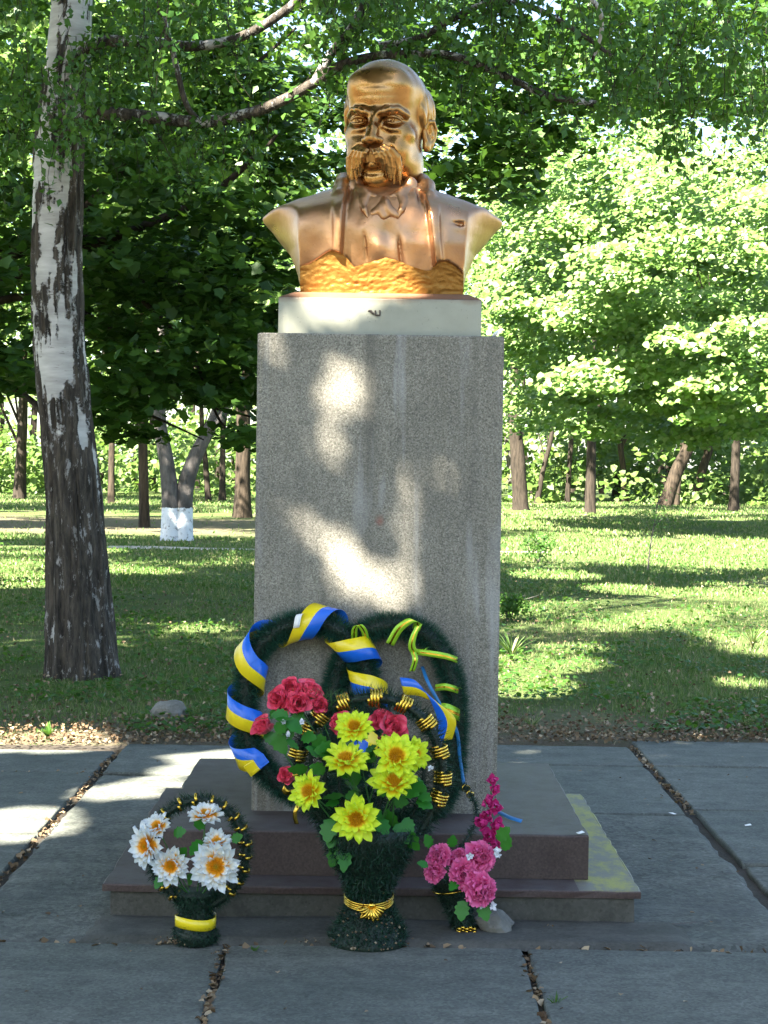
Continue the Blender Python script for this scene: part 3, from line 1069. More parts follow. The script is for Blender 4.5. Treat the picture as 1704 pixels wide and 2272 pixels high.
# mouth, lower lip, chin furrow
f = smin(f, h.ell((0, -.172, -.140), (.048, .030, .030)), 0.02)
f = smax(f, -h.chain([(-.036, -.192, -.153, .002), (0, -.208, -.150, .003), (.036, -.192, -.153, .002)], .004), 0.008)
f = smin(f, h.chain([(-.034, -.176, -.170, .011), (0, -.193, -.168, .0165), (.034, -.176, -.170, .011)], .008), 0.010)
f = smax(f, -h.chain([(-.030, -.185, -.197, .006), (0, -.190, -.198, .009), (.030, -.185, -.197, .006)], .006), 0.014)
# hair at the sides and back
hs = smin(h.ell((-.122, .070, .062), (.042, .095, .082)), h.ell((.122, .070, .062), (.042, .095, .082)), 0.02)
hs = smin(hs, h.ell((0, .13, .03), (.135, .105, .145)), 0.03)
hs = smin(hs, smin(h.ell((-.142, -.012, .050), (.018, .03, .055)), h.ell((.142, -.012, .050), (.018, .03, .055)), 0.01), 0.02)
hs = hs + 0.0024 * np.sin(150 * Y + 40 * Z + 2.5 * np.sin(22 * Z)) + 0.0014 * np.sin(260 * Y + 70 * Z)
f = smin(f, hs, 0.012)
f = f + 0.0009 * np.sin(70 * X + 40 * Z) * np.sin(55 * Y - 63 * Z)
hv, hf = h.mesh(f)
ho = obj('head', (hv, hf), M['bronze'], bust, True)
ho.matrix_local = HM
bpy.data.objects.remove(head)

# ---- eyes: ball, lids and drilled pupil
for s in (-1, 1):
    e = Field((s * .063 - .045, -.20, -.045), (s * .063 + .045, -.11, .036), 0.0019)
    f = e.ell((s * .063, -.143, -.005), (.031, .031, .023))
    f = smax(f, -e.ell((s * .060, -.177, -.004), (.0075, .009, .0075)), 0.0015)
    f = smax(f, -(np.abs(np.sqrt((e.X - s * .060) ** 2 + (e.Z + .004) ** 2) - .0125) - .0010 + np.clip(e.Y + .16, 0, 1)), 0.001)

    def lid(h_, r_, y0, up):
        pts = []
        for i in range(11):
            t = i / 10
            x = .031 + .066 * t
            pts.append((s * x, y0 - .030 * math.sin(math.pi * (.14 + .72 * t)) + .008 * t, -.006 + h_ * math.sin(math.pi * t) ** .75 + .003 * (.5 - t), r_ * (.55 + .45 * math.sin(math.pi * t))))
        return pts
    f = smin(f, e.chain(lid(.0125, .0052, -.148, 1), .003), .003)
    f = smin(f, e.chain(lid(-.0125, .0040, -.146, -1), .003), .003)
    f = smin(f, e.chain([(x, y + .006, z + .009, r) for x, y, z, r in lid(.013, .007, -.146, 1)], .004), .003)
    eo = obj('eye', e.mesh(f), M['bronze'], bust, True)
    eo.matrix_local = HM

# ---- moustache: strands combed down over the mouth
m_ = Field((-0.14, -0.265, -0.265), (0.14, -0.11, -0.08), 0.0022)
rm = random.Random(3)
f = None
for s in (-1, 1):
    for k in range(25):
        t = k / 24.0
        pr = 0.004 * (k % 2) + 0.003 * (k % 3 == 0)
        a0 = (s * (0.003 + 0.024 * t), -.204 + 0.010 * t - pr, -.113 + 0.013 * t)
        mid1 = (s * (0.015 + 0.054 * t), -.226 + 0.030 * t - pr, -.130 + 0.016 * t + rm.gauss(0, .002))
        mid2 = (s * (0.023 + 0.076 * t), -.220 + 0.046 * t - pr, -.152 + 0.000 * t + rm.gauss(0, .003))
        end = (s * (0.026 + 0.074 * t + rm.gauss(0, .004)), -.205 + 0.052 * t - pr * .5, -.170 - 0.054 * min(1, t * 1.7) + rm.gauss(0, .008))
        P_ = catmull([a0, mid1, mid2, end], 6)
        rr = [.0050, .0070, .0076, .0070, .0054, .0024]
        c_ = m_.chain([(p[0], p[1], p[2], r) for p, r in zip(P_, rr)], .002)
        f = c_ if f is None else smin(f, c_, 0.0022)
for k in range(13):
    k = k * 10 / 12
    x = (k - 5) * 0.0066
    c_ = m_.chain([(x * .7, -.204, -.112, .0045), (x, -.214 - .002 * (int(k * 1.2) % 2), -.130, .006), (x * 1.30, -.209, -.160 - 0.006 * abs(k - 5) / 5 - rm.random() * .004, .003)], .002)
    f = smin(f, c_, .0025)
f = smin(f, m_.ell((0, -.196, -.122), (.034, .015, .020)), .008)
for s in (-1, 1):
    f = smin(f, m_.ell((s * .055, -.186, -.142), (.034, .014, .022), Matrix.Rotation(s * .6, 4, 'Y')), .006)
mo = obj('moustache', m_.mesh(f), M['bronze'], bust, True)
mo.matrix_local = HM

# ---- ears
for s in (-1, 1):
    e = Field((-0.05, -0.06, -0.08), (0.05, 0.06, 0.08), 0.0030)
    f = e.ell((0, 0.004, 0), (.016, .036, .058), Matrix.Rotation(0.22, 4, 'X'))
    f = smax(f, -e.ell((s * .016, -0.004, .008), (.013, .022, .036), Matrix.Rotation(0.22, 4, 'X')), .006)
    f = smin(f, e.chain([(s * .004, -.024, .022, .006), (s * .010, -.012, .048, .007), (s * .012, .016, .052, .008), (s * .012, .034, .028, .008), (s * .010, .034, -.004, .007), (s * .006, .018, -.034, .008)], .004), .006)
    f = smin(f, e.ell((s * .002, -.008, -.044), (.012, .016, .018)), .01)
    f = smin(f, e.chain([(s * .006, .010, .026, .005), (s * .008, .014, .0, .006), (s * .005, .002, -.022, .006)], .004), .006)
    eo = obj('ear', e.mesh(f), M['bronze'], bust, True)
    eo.matrix_local = HM @ Matrix.Translation((s * .150, .042, -.030)) @ Matrix.Rotation(math.radians(-s * 20), 4, 'Z')

# ------------------------------------------------------------------ flowers and wreaths
def petal_mesh(name, L, W, m, nu=4, nv=6, curl=0.0, cup=0.25, point=0.5, notch=0.0, ruffle=0.0, seed=0, rnd=False, flare=0.0, fringe=0.0):
    """A petal along +y from its root at the origin, face towards +z; attribute 'tip' runs 0..1 along it."""
    rn = random.Random(seed)
    ph = rn.random() * 6
    V, F, T = [], [], []
    for j in range(nv + 1):
        v = j / nv
        wv = W * (math.sin(math.pi * min(1.0, (v * 0.86 + 0.10)) ** (1.0 + point * 0.5))) ** 0.75
        if j == nv:
            wv = W * (0.06 + 0.5 * ruffle * 12)
        if rnd:
            wv = W * math.sin(math.pi * (0.10 + 0.70 * v)) ** 0.7
        for i in range(nu + 1):
            u = i / nu * 2 - 1
            y = L * v - notch * L * (1 - abs(u)) * v ** 6 - (0.05 * L * u * u * v)
            z = cup * W * u * u * (0.4 + v) * 0.8 + curl * L * v * v
            z += ruffle * math.sin(u * 5.5 + ph) * v * v + ruffle * 0.7 * math.sin(u * 9 + 2 * ph) * v ** 3
            if rnd:
                y = L * (v - 0.20 * u * u * v * v) + fringe * L * math.sin(u * 13 + ph) * v ** 4
                z -= flare * L * v ** 4
            V.append((u * wv * 0.5, y, z))
            T.append(v)
    for j in range(nv):
        for i in range(nu):
            a = j * (nu + 1) + i
            F.append((a, a + 1, a + nu + 2, a + nu + 1))
    return mdata(name, V, F, m, True, None, {'tip': T})


def heart_mesh(name, r, m, n=60, seed=0, hgt=0.6):
    """Flower heart: a dome of little upright florets."""
    rn = random.Random(seed)
    V, F, T = [], [], []
    for i in range(n):
        a = i * 2.39996
        d = math.sqrt((i + 0.5) / n)
        c = Vector((math.cos(a) * d * r, math.sin(a) * d * r, r * hgt * (1 - d * d * 0.8)))
        out = Vector((math.cos(a) * d * 0.9, math.sin(a) * d * 0.9, 1.0)).normalized()
        s = r * 0.17
        e1 = out.orthogonal().normalized()
        e2 = out.cross(e1)
        k = len(V)
        for q in range(3):
            b = q * 2.094 + rn.random()
            V.append(tuple(c + e1 * math.cos(b) * s + e2 * math.sin(b) * s - out * s))
            T.append(d * 0.7)
        V.append(tuple(c + out * s * (1.2 + rn.random() * 0.6)))
        T.append(min(1, d + 0.2))
        F += [(k, k + 1, k + 3), (k + 1, k + 2, k + 3), (k + 2, k, k + 3)]
    # closed dome beneath
    k = len(V)
    V.append((0, 0, r * hgt * 0.8)); T.append(0.2)
    for q in range(12):
        b = q / 12 * 2 * math.pi
        V.append((r * 1.02 * math.cos(b), r * 1.02 * math.sin(b), 0)); T.append(0.9)
    for q in range(12):
        F.append((k, k + 1 + q, k + 1 + (q + 1) % 12))
    return mdata(name, V, F, m, False, None, {'tip': T})


def face_matrix(loc, d, spin=0.0):
    q = Vector(d).normalized().to_track_quat('Z', 'Y')
    return Matrix.Translation(loc) @ q.to_matrix().to_4x4() @ Matrix.Rotation(spin, 4, 'Z')


def rings(root, me, specs, seed, name='petal'):
    """Rings of petal copies: (count, root radius, lift above the face in radians, scale, z, phase)."""
    rn = random.Random(seed)
    for (n, r, lift, sc, z, ph) in specs:
        for k in range(n):
            a = ph + k / n * 2 * math.pi + rn.gauss(0, 0.06)
            s = sc * (1 + rn.gauss(0, 0.10))
            mt = (Matrix.Rotation(a, 4, 'Z') @ Matrix.Translation((0, r, z)) @ Matrix.Rotation(lift + rn.gauss(0, 0.15), 4, 'X')
                  @ Matrix.Rotation(rn.gauss(0, 0.20), 4, 'Y') @ Matrix.Diagonal((s, s, s, 1)))
            inst(name, me, root, mt)


def stem_to(root, a, b, r=0.0022, sag=0.02):
    """Stem part from the flower's back to the vase, given in world points."""
    a, b = Vector(a), Vector(b)
    mid = (a + b) / 2 + Vector((0, 0.01, -sag))
    inv = root.matrix_basis.inverted()
    P_ = [inv @ Vector(p) for p in catmull([a, mid, b], 6)]
    obj('stem', tube(P_, r, 5), M['stem'], root)


PM = {
    'yel': petal_mesh('yellow_petal', 0.046, 0.023, M['yellow_petal'], cup=0.30, curl=0.05, point=0.3),
    'yel2': petal_mesh('yellow_petal_inner', 0.033, 0.018, M['yellow_petal'], cup=0.34, curl=0.10, point=0.3),
    'yelh': heart_mesh('yellow_heart', 0.021, M['yellow_heart'], 70, 2),
    'whi': petal_mesh('white_petal', 0.042, 0.019, M['white_petal'], cup=0.32, curl=0.05, point=0.5),
    'whi2': petal_mesh('white_petal_inner', 0.031, 0.015, M['white_petal'], cup=0.36, curl=0.12, point=0.5),
    'whih': heart_mesh('white_heart', 0.015, M['white_heart'], 55, 4),
    'rose': petal_mesh('rose_petal', 0.032, 0.046, M['rose_petal'], 8, 8, cup=0.34, curl=0.10, seed=3, rnd=True, flare=0.30),
    'rose2': petal_mesh('rose_petal_inner', 0.029, 0.034, M['rose_petal'], 8, 8, cup=0.52, curl=0.05, seed=5, rnd=True, flare=0.12),
    'pink': petal_mesh('pink_petal', 0.030, 0.036, M['pink_petal'], 12, 7, cup=0.10, curl=0.06, ruffle=0.0042, seed=6, rnd=True, flare=0.05, fringe=0.07),
    'pink2': petal_mesh('pink_petal_inner', 0.024, 0.030, M['pink_petal'], 12, 6, cup=0.18, curl=0.06, ruffle=0.0045, seed=8, rnd=True, fringe=0.09),
    'mag': petal_mesh('magenta_petal', 0.028, 0.024, M['magenta_petal'], 6, 5, cup=0.40, curl=0.15, point=-0.2, ruffle=0.002, seed=9),
    'bud': petal_mesh('bud_petal', 0.013, 0.009, M['white_bud'], 2, 3, cup=0.3, curl=0.1),
}


def cloth_leaf_mesh():
    """Serrated artificial leaf with a folded midrib."""
    pts = [(0.0, 0.0), (0.30, 0.10), (0.26, 0.22), (0.44, 0.34), (0.34, 0.46), (0.42, 0.62), (0.24, 0.72), (0.20, 0.86), (0.0, 1.0)]
    V, F = [], []
    for x, y in pts:
        V.append((0, y, 0.02 * math.sin(y * 3) - 0.08 * y * y))
    n = len(pts)
    for s in (-1, 1):
        k = len(V)
        for x, y in pts:
            V.append((s * x * 0.9, y, 0.10 * x - 0.10 * y * y + 0.03 * math.sin(9 * y)))
        for i in range(n - 1):
            q = (i, i + 1, k + i + 1, k + i)
            F.append(q if s < 0 else q[::-1])
    return mdata('cloth_leaf', V, F, M['cloth_leaf'], True)


PM['leaf'] = cloth_leaf_mesh()


def add_leaf(parent, loc, d, size, spin=0.0, name='leaf'):
    inv = parent.matrix_basis.inverted()
    y = Vector(d).normalized()
    z = (Vector((0, -0.8, 0.6)) - y * y.dot(Vector((0, -0.8, 0.6)))).normalized()
    x = y.cross(z)
    R = Matrix(((x.x, y.x, z.x), (x.y, y.y, z.y), (x.z, y.z, z.z))).to_4x4()
    mt = inv @ Matrix.Translation(loc) @ R @ Matrix.Rotation(spin, 4, 'Y') @ Matrix.Diagonal((size, size, size, 1))
    inst(name, PM['leaf'], parent, mt)


def daisy(kind, label, loc, d, R, seed, group, cat='flower', root_to=None, parent=None):
    """Composite flower of radius R (metres), facing along d."""
    key = {'yellow_flower': ('yel', 'yel2', 'yelh', 0.064), 'white_flower': ('whi', 'whi2', 'whih', 0.056)}[kind]
    s = R / key[3]
    o = bpy.data.objects.new(kind, None)
    o.empty_display_size = 0.03
    link(o, parent)
    o.matrix_basis = face_matrix(loc, d, seed * 0.7) @ Matrix.Diagonal((s, s, s, 1))
    tag(o, label, cat, group)
    n = 14 if kind == 'yellow_flower' else 17
    rings(o, PM[key[0]], [(n, 0.017 if n == 14 else 0.013, 0.10, 1.0, 0, 0.2), (n - 2, 0.014 if n == 14 else 0.010, 0.36, 0.88, 0.003, 0.45)], seed)
    rings(o, PM[key[1]], [(n - 4, 0.012 if n == 14 else 0.009, 0.62, 0.95, 0.005, 0.1)], seed + 50)
    inst('heart', PM[key[2]], o, Matrix.Translation((0, 0, 0.004)))
    if root_to is not None:
        stem_to(o, Vector(loc) - Vector(d).normalized() * 0.006, root_to)
    return o


def rose(label, loc, d, R, seed, group, root_to, openness=0.5):
    s = R / 0.036
    o = bpy.data.objects.new('rose', None)
    o.empty_display_size = 0.03
    link(o)
    o.matrix_basis = face_matrix(loc, d, seed) @ Matrix.Diagonal((s, s, s, 1))
    tag(o, label, 'rose', group)
    rings(o, PM['rose'], [(5, 0.007, 0.70 + 0.5 * (1 - openness), 1.05, -0.014, 0.0), (5, 0.006, 1.02 + 0.25 * (1 - openness), 0.96, -0.012, 0.5)], seed)
    rings(o, PM['rose2'], [(4, 0.0075, 1.30, 1.0, -0.010, 0.1), (3, 0.005, 1.46, 0.98, -0.008, 0.8)], seed + 9)
    # rolled heart
    V, F, T = [], [], []
    for i in range(41):
        a = i / 40 * 4 * math.pi
        r = 0.0015 + 0.0075 * i / 40
        V += [(r * math.cos(a), r * math.sin(a), -0.004), (r * 1.15 * math.cos(a), r * 1.15 * math.sin(a), 0.024 - 0.004 * i / 40)]
        T += [0.4, 1.0]
        if i:
            F.append((2 * i - 2, 2 * i, 2 * i + 1, 2 * i - 1))
    link(bpy.data.objects.new('heart', mdata('rose_heart', V, F, M['rose_petal'], True, None, {'tip': T})), o)
    # calyx
    obj('calyx', lathe([(0.003, -0.022), (0.010, -0.014), (0.006, -0.006)], 8), M['stem'], o)
    stem_to(o, Vector(loc) - Vector(d).normalized() * 0.02 * s, root_to)
    return o


def carnation(label, loc, d, R, seed, group, root_to, kind='carnation'):
    s = R / 0.040
    o = bpy.data.objects.new(kind, None)
    o.empty_display_size = 0.03
    link(o)
    o.matrix_basis = face_matrix(loc, d, seed) @ Matrix.Diagonal((s, s, s, 1))
    tag(o, label, 'carnation', group)
    rings(o, PM['pink'], [(8, 0.007, 0.10, 1.15, 0, 0.0), (8, 0.006, 0.42, 1.08, 0.003, 0.4), (7, 0.005, 0.72, 1.02, 0.005, 0.1)], seed)
    rings(o, PM['pink2'], [(7, 0.005, 0.95, 1.15, 0.006, 0.3), (6, 0.003, 1.20, 1.08, 0.008, 0.8), (4, 0.001, 1.42, 1.0, 0.008, 0.2)], seed + 5)
    obj('calyx', lathe([(0.003, -0.024), (0.009, -0.014), (0.008, 0.0)], 8), M['stem'], o)
    stem_to(o, Vector(loc) - Vector(d).normalized() * 0.02 * s, root_to)
    return o


def tinsel_on(P, R, dens, L, m, name, parent, seed=0, closed=False, wdt=0.0011, lean=0.5, droop=0.0):
    """Needles set all round a cord: one slim bent blade each. P points, R core radius per point."""
    P = np.asarray(P, float)
    rn = np.random.default_rng(seed)
    seg = np.linalg.norm(np.diff(P, axis=0), axis=1)
    n = int(seg.sum() * dens)
    t = np.sort(rn.random(n)) * (len(P) - 1)
    i = np.clip(t.astype(int), 0, len(P) - 2)
    u = (t - i)[:, None]
    R = np.interp(np.linspace(0, 1, len(P)), np.linspace(0, 1, len(np.atleast_1d(R))), np.atleast_1d(R))
    T, N, B = frames(P)
    c = P[i] * (1 - u) + P[i + 1] * u
    rr = (R[i] * (1 - u[:, 0]) + R[i + 1] * u[:, 0])[:, None]
    a = rn.random(n)[:, None] * 2 * math.pi
    d = np.cos(a) * N[i] + np.sin(a) * B[i]
    c = c + d * rr * 0.55
    dirn = d + T[i] * rn.normal(0, lean, n)[:, None] + rn.normal(0, 0.25, (n, 3))
    dirn[:, 2] -= droop
    dirn /= np.linalg.norm(dirn, axis=1)[:, None]
    ln = (L * (0.55 + 0.6 * rn.random(n)))[:, None]
    sd = np.cross(dirn, rn.normal(0, 1, (n, 3)))
    sd /= np.linalg.norm(sd, axis=1)[:, None]
    bend = np.cross(dirn, sd) * ln * rn.normal(0, 0.18, n)[:, None]
    w_ = wdt
    V = np.stack([c - sd * w_, c + sd * w_, c + dirn * ln * 0.55 + bend * 0.4 + sd * w_ * 0.8, c + dirn * ln * 0.55 + bend * 0.4 - sd * w_ * 0.8, c + dirn * ln + bend], 1).reshape(-1, 3)
    b = np.arange(n)[:, None] * 5
    F = np.concatenate([b + [0, 1, 2], b + [0, 2, 3], b + [3, 2, 4]], 0)
    inv = np.array(parent.matrix_basis.inverted())
    V = V @ inv[:3, :3].T + inv[:3, 3]
    o = obj(name, (V, F), m, parent)
    o['kind'] = 'stuff'
    return o


def wpart(name, VF, m, parent, smooth=True):
    """Part given in world coordinates."""
    inv = parent.matrix_basis.inverted()
    V = [tuple(inv @ Vector(v)) for v in VF[0]]
    return obj(name, (V, VF[1]), m, parent, smooth)


def loop_points(pix, Yf, n, closed=True):
    pts = [np.array(at(px, py, Yf(px, py))) for px, py in pix]
    if closed:
        pts = pts[-1:] + pts + pts[:2]
        P_ = catmull(pts, n + 60)
        # trim to one full turn
        k = (n + 60 - 1) / (len(pts) - 1)
        return P_[int(k):int(k * (len(pts) - 2)) + 1]
    return catmull(pts, n)


def resample(P, n):
    P = np.asarray(P, float)
    s = np.concatenate([[0], np.cumsum(np.linalg.norm(np.diff(P, axis=0), axis=1))])
    t = np.linspace(0, s[-1], n)
    return np.stack([np.interp(t, s, P[:, k]) for k in range(3)], 1)


def ribbon(P, W, n_dir, m, name, parent, bands=((-1, 1),), mats=None, thick=0.0006):
    """Flat ribbon along P with width direction n_dir per point; bands split the width into colours."""
    P, D = np.asarray(P, float), np.asarray(n_dir, float)
    D /= np.linalg.norm(D, axis=1)[:, None]
    V, F, mi = [], [], []
    edges = [bands[0][0]] + [b[1] for b in bands]
    for p, d in zip(P, D):
        for e in edges:
            V.append(tuple(p + d * W * 0.5 * e))
    k = len(edges)
    for i in range(len(P) - 1):
        for j in range(k - 1):
            F.append((i * k + j, i * k + j + 1, (i + 1) * k + j + 1, (i + 1) * k + j))
            mi.append(j)
    o = wpart(name, (V, F), mats or [m], parent)
    o.data.polygons.foreach_set('material_index', np.array(mi, dtype=np.int32))
    so = o.modifiers.new('thickness', 'SOLIDIFY')
    so.thickness = thick
    return o


def wrap(P, i0, r, width, turns, m, name, parent, squash=1.0):
    """Foil coiled a few times round a cord at point i0."""
    T, N, B = frames(P)
    V, F = [], []
    n = 18 * turns
    for k in range(n + 1):
        a = k / 18 * 2 * math.pi
        off = (k / n - 0.5) * width
        for e in (-0.5, 0.5):
            c = P[i0] + T[i0] * (off + e * width / turns * 0.82)
            rr = r * (1 + 0.10 * (0.5 - abs(e)) + 0.05 * math.sin(5 * a + k))
            V.append(tuple(c + rr * (math.cos(a) * N[i0] + math.sin(a) * B[i0])))
        if k:
            F.append((2 * k - 2, 2 * k, 2 * k + 1, 2 * k - 1))
    o = wpart(name, (V, F), m, parent)
    so = o.modifiers.new('thickness', 'SOLIDIFY')
    so.thickness = 0.0012
    return o


def ground_empty(name, label, cat, x, y, z, group=None):
    return thing(name, label, cat, (x, y, z), 0, group)


# ---- two big brush wreaths leaning on the shaft
YF = 6.45
wa = ground_empty('wreath', 'large oval green brush wreath wound with blue and yellow ribbon leaning on the pedestal', 'wreath', -0.27, 6.36, 0.266, 'brush wreaths leaning on the pedestal')
wa_p = loop_points([(560, 1650), (532, 1585), (531, 1500), (548, 1420), (592, 1368), (650, 1345), (712, 1352), (760, 1390), (790, 1450), (800, 1530), (792, 1620), (760, 1690), (700, 1722), (630, 1712)], lambda x, y: 6.355 + 0.03 * (1722 - y) / 380, 160)
wa_p = resample(wa_p, 150)
wpart('cord', tube(wa_p, 0.030, 9), M['wire'], wa)
tinsel_on(wa_p, 0.040, 16000, 0.042, M['tinsel_teal'], 'tinsel', wa, 21, wdt=0.0008, lean=0.22)
# half blue, half yellow satin wound round it; crossings seen from the front are keyed
def near_t(P, px, py, Y):
    q = np.array(at(px, py, Y))
    return int(np.argmin(np.linalg.norm(P - q, axis=1)))
keys = [near_t(wa_p, *k_, 6.36) for k_ in ((566, 1625), (537, 1545), (545, 1440), (668, 1345), (770, 1405), (797, 1480), (795, 1600))]
keys = np.array(keys, float)
keys = np.where(keys > 140, keys - 150, keys)
kk = np.arange(keys[0] - 4, keys[-1] + 4, 0.25)
turn = np.interp(kk, keys, np.arange(len(keys)))
T_, N_, B_ = frames(wa_p)
def samp(A, k):
    k = np.mod(k, len(A) - 1)
    i = k.astype(int)
    u = (k - i)[:, None]
    return A[i] * (1 - u) + A[np.minimum(i + 1, len(A) - 1)] * u
C_, Tt = samp(wa_p, kk), samp(T_, kk)
fr_ = np.array([0, -1.0, 0.0])
Nf = fr_ - Tt * (Tt @ fr_)[:, None]
Nf /= np.linalg.norm(Nf, axis=1)[:, None]
Bf = np.cross(Tt, Nf)
ph = -turn * 2 * math.pi
rad = 0.062
nd = np.cos(ph)[:, None] * Nf + np.sin(ph)[:, None] * Bf
RP = C_ + nd * rad
RT = np.gradient(RP, axis=0)
RT /= np.linalg.norm(RT, axis=1)[:, None]
WD = np.cross(nd, RT)
ribbon(RP, 0.082, WD, None, 'ribbon', wa, ((-1, 0), (0, 1)), [M['rib_b'], M['rib_y']])
# white reverse of the ribbon end at the top
wt = [np.array(at(640, 1356, 6.31)), np.array(at(645, 1330, 6.315)), np.array(at(652, 1327, 6.34)), np.array(at(658, 1340, 6.37))]
ribbon(catmull(wt, 10), 0.022, np.tile([1.0, 0, 0.15], (10, 1)), M['rib_w'], 'ribbon_end', wa)

wb = ground_empty('wreath', 'large oval green brush wreath with thin green foil ribbon leaning on the pedestal', 'wreath', 0.05, 6.40, 0.266, 'brush wreaths leaning on the pedestal')
wb_p = loop_points([(735, 1440), (762, 1388), (808, 1356), (866, 1350), (922, 1374), (962, 1428), (982, 1500), (984, 1590), (974, 1680), (942, 1745), (880, 1778), (808, 1765), (748, 1700), (722, 1600), (720, 1515)], lambda x, y: 6.395 + 0.02 * (1780 - y) / 430 - 0.03 * (x > 800), 160)
wb_p = resample(wb_p, 150)
wpart('cord', tube(wb_p, 0.030, 9), M['wire'], wb)
tinsel_on(wb_p, 0.040, 16000, 0.040, M['tinsel_teal'], 'tinsel', wb, 22, wdt=0.0008, lean=0.22)


def strip(pix, Ys, W, wd, m, name, parent, n=24, bands=((-1, 1),), mats=None):
    pts = [np.array(at(px, py, Y)) for (px, py), Y in zip(pix, Ys)]
    P_ = catmull(pts, n)
    D = np.tile(np.array(wd, float), (n, 1)) if np.ndim(wd) == 1 else catmull(wd, n)
    return ribbon(P_, W, D, m, name, parent, bands, mats)


gr = [M['rib_g'], M['gold'], M['rib_g']]
gb = ((-1, -0.25), (-0.25, 0.2), (0.2, 1))
strip([(842, 1392), (862, 1358), (888, 1340), (902, 1345), (898, 1362)], [6.33, 6.315, 6.315, 6.325, 6.36], 0.030, (1, 0, -0.45), None, 'ribbon_loop', wb, 24, gb, gr)
strip([(905, 1350), (893, 1375), (890, 1400), (905, 1412), (918, 1400)], [6.31, 6.305, 6.31, 6.33, 6.35], 0.026, (1, 0, 0.35), None, 'ribbon_loop', wb, 24, gb, gr)
strip([(765, 1385), (766, 1360), (775, 1350), (786, 1362), (792, 1385)], [6.35, 6.325, 6.315, 6.325, 6.36], 0.022, (1, 0, 0.2), None, 'ribbon_loop', wb, 20, gb, gr)
strip([(898, 1408), (930, 1412), (965, 1418), (988, 1426)], [6.33, 6.315, 6.32, 6.37], 0.022, (0, 0, 1), None, 'ribbon_band', wb, 20, gb, gr)
strip([(940, 1486), (965, 1484), (998, 1494)], [6.34, 6.31, 6.37], 0.024, (0, 0, 1), None, 'ribbon_band', wb, 20, gb, gr)
strip([(940, 1532), (968, 1534), (1003, 1550)], [6.34, 6.31, 6.37], 0.044, (0, 0, 1), None, 'ribbon_band', wb, 20, gb, gr)
strip([(893, 1408), (897, 1425), (890, 1450)], [6.315, 6.30, 6.31], 0.020, (1, 0, 0.1), None, 'ribbon_tail', wb, 14, gb, gr)
# loose satin end across the lower right and its narrow cords
strip([(868, 1482), (905, 1488), (945, 1520), (966, 1560), (958, 1600)], [6.27, 6.25, 6.24, 6.25, 6.27], 0.062, catmull([(0.25, 0, -1), (0.45, 0, -1), (0.9, 0, -0.5), (1, 0, 0.1), (1, 0, 0.2)], 24), None, 'satin_tail', wa, 24, ((-1, 0), (0, 1)), [M['rib_b'], M['rib_y']])
cd = thing('ribbon', 'narrow blue ribbon hanging down the right side of the pedestal onto the step', 'ribbon', (0.28, 6.3, 0.266))
strip([(912, 1440), (925, 1475), (950, 1520), (985, 1575), (994, 1640), (1003, 1700)], [6.40, 6.33, 6.32, 6.33, 6.34, 6.34], 0.012, (1, 0, 0.25), M['rib_n'], 'hanging_end', cd, 30)
p_ = [np.array(gnd(1005, 1712, 0.272)), np.array(gnd(1040, 1735, 0.270)), np.array(gnd(1085, 1758, 0.273)), np.array(gnd(1104, 1767, 0.276)), np.array(gnd(1127, 1774, 0.2705))]
p_[0][2] = 0.34
ribbon(catmull(p_, 24), 0.022, np.tile([0.35, 0.85, 0.35], (24, 1)), M['rib_n'], 'lying_end', cd)

# ---- middle arrangement: hourglass basket stand of tinsel with a gold-wound hoop
YC = 5.70
cc = gnd(795, 2045)
ca = thing('flower_basket', 'tall dark green tinsel basket stand with gold wound hoop in front of the steps', 'basket', (cc.x, YC, 0.0))
base_c = np.array([cc.x, YC, 0.0])
sc_px = YC / (FPX / K)             # metres per measured pixel at this depth
prof = [(110, 2052), (98, 2022), (72, 1985), (50, 1952), (47, 1932), (64, 1895), (96, 1850), (120, 1810), (128, 1785)]
zr = lambda py: at(795, py, YC).z
xo = lambda py: at(795, py, YC).x - cc.x
core = []
for r, py in prof:
    core.append((r * sc_px * 0.80, max(zr(py), 0.0)))
wpart('basket_core', lathe(core, 26, (cc.x, YC, 0)), M['wire'], ca)
rn = np.random.default_rng(5)
rows = []
zz = np.linspace(0.015, zr(1788), 22)
for z in zz:
    r = np.interp(z, [c[1] for c in core], [c[0] for c in core]) + 0.006
    a = np.linspace(0, 2 * math.pi, 46)
    rows.append(np.stack([cc.x + r * np.cos(a), YC + r * np.sin(a), np.full(46, z) + 0.004 * np.sin(a * 3)], 1))
rows = np.concatenate(rows)
tinsel_on(rows, 0.004, 900, 0.028, M['tinsel'], 'tinsel', ca, 31, wdt=0.0010, lean=0.6)
# pale bits of seed fluff caught in the needles
V, F = [], []
rb = random.Random(9)
for i in range(70):
    z = rb.random() ** 1.6 * 0.16 + 0.01
    r = float(np.interp(z, [c[1] for c in core], [c[0] for c in core])) + 0.022
    a = -math.pi / 2 + rb.gauss(0, 0.9)
    c = Vector((cc.x + r * math.cos(a), YC + r * math.sin(a), z))
    s_ = 0.0018 + rb.random() * 0.003
    k = len(V)
    for d_ in ((1, 0, 0), (0, 0, 1), (-1, 0, .2), (0, -1, 0), (.2, 0, -1)):
        V.append(tuple(c + Vector(d_) * s_))
    F += [(k, k + 1, k + 3), (k + 1, k + 2, k + 3), (k + 2, k + 4, k + 3), (k + 4, k, k + 3)]
o_ = wpart('seed_fluff', (V, F), M['litter'], ca, False)
o_['kind'] = 'stuff'
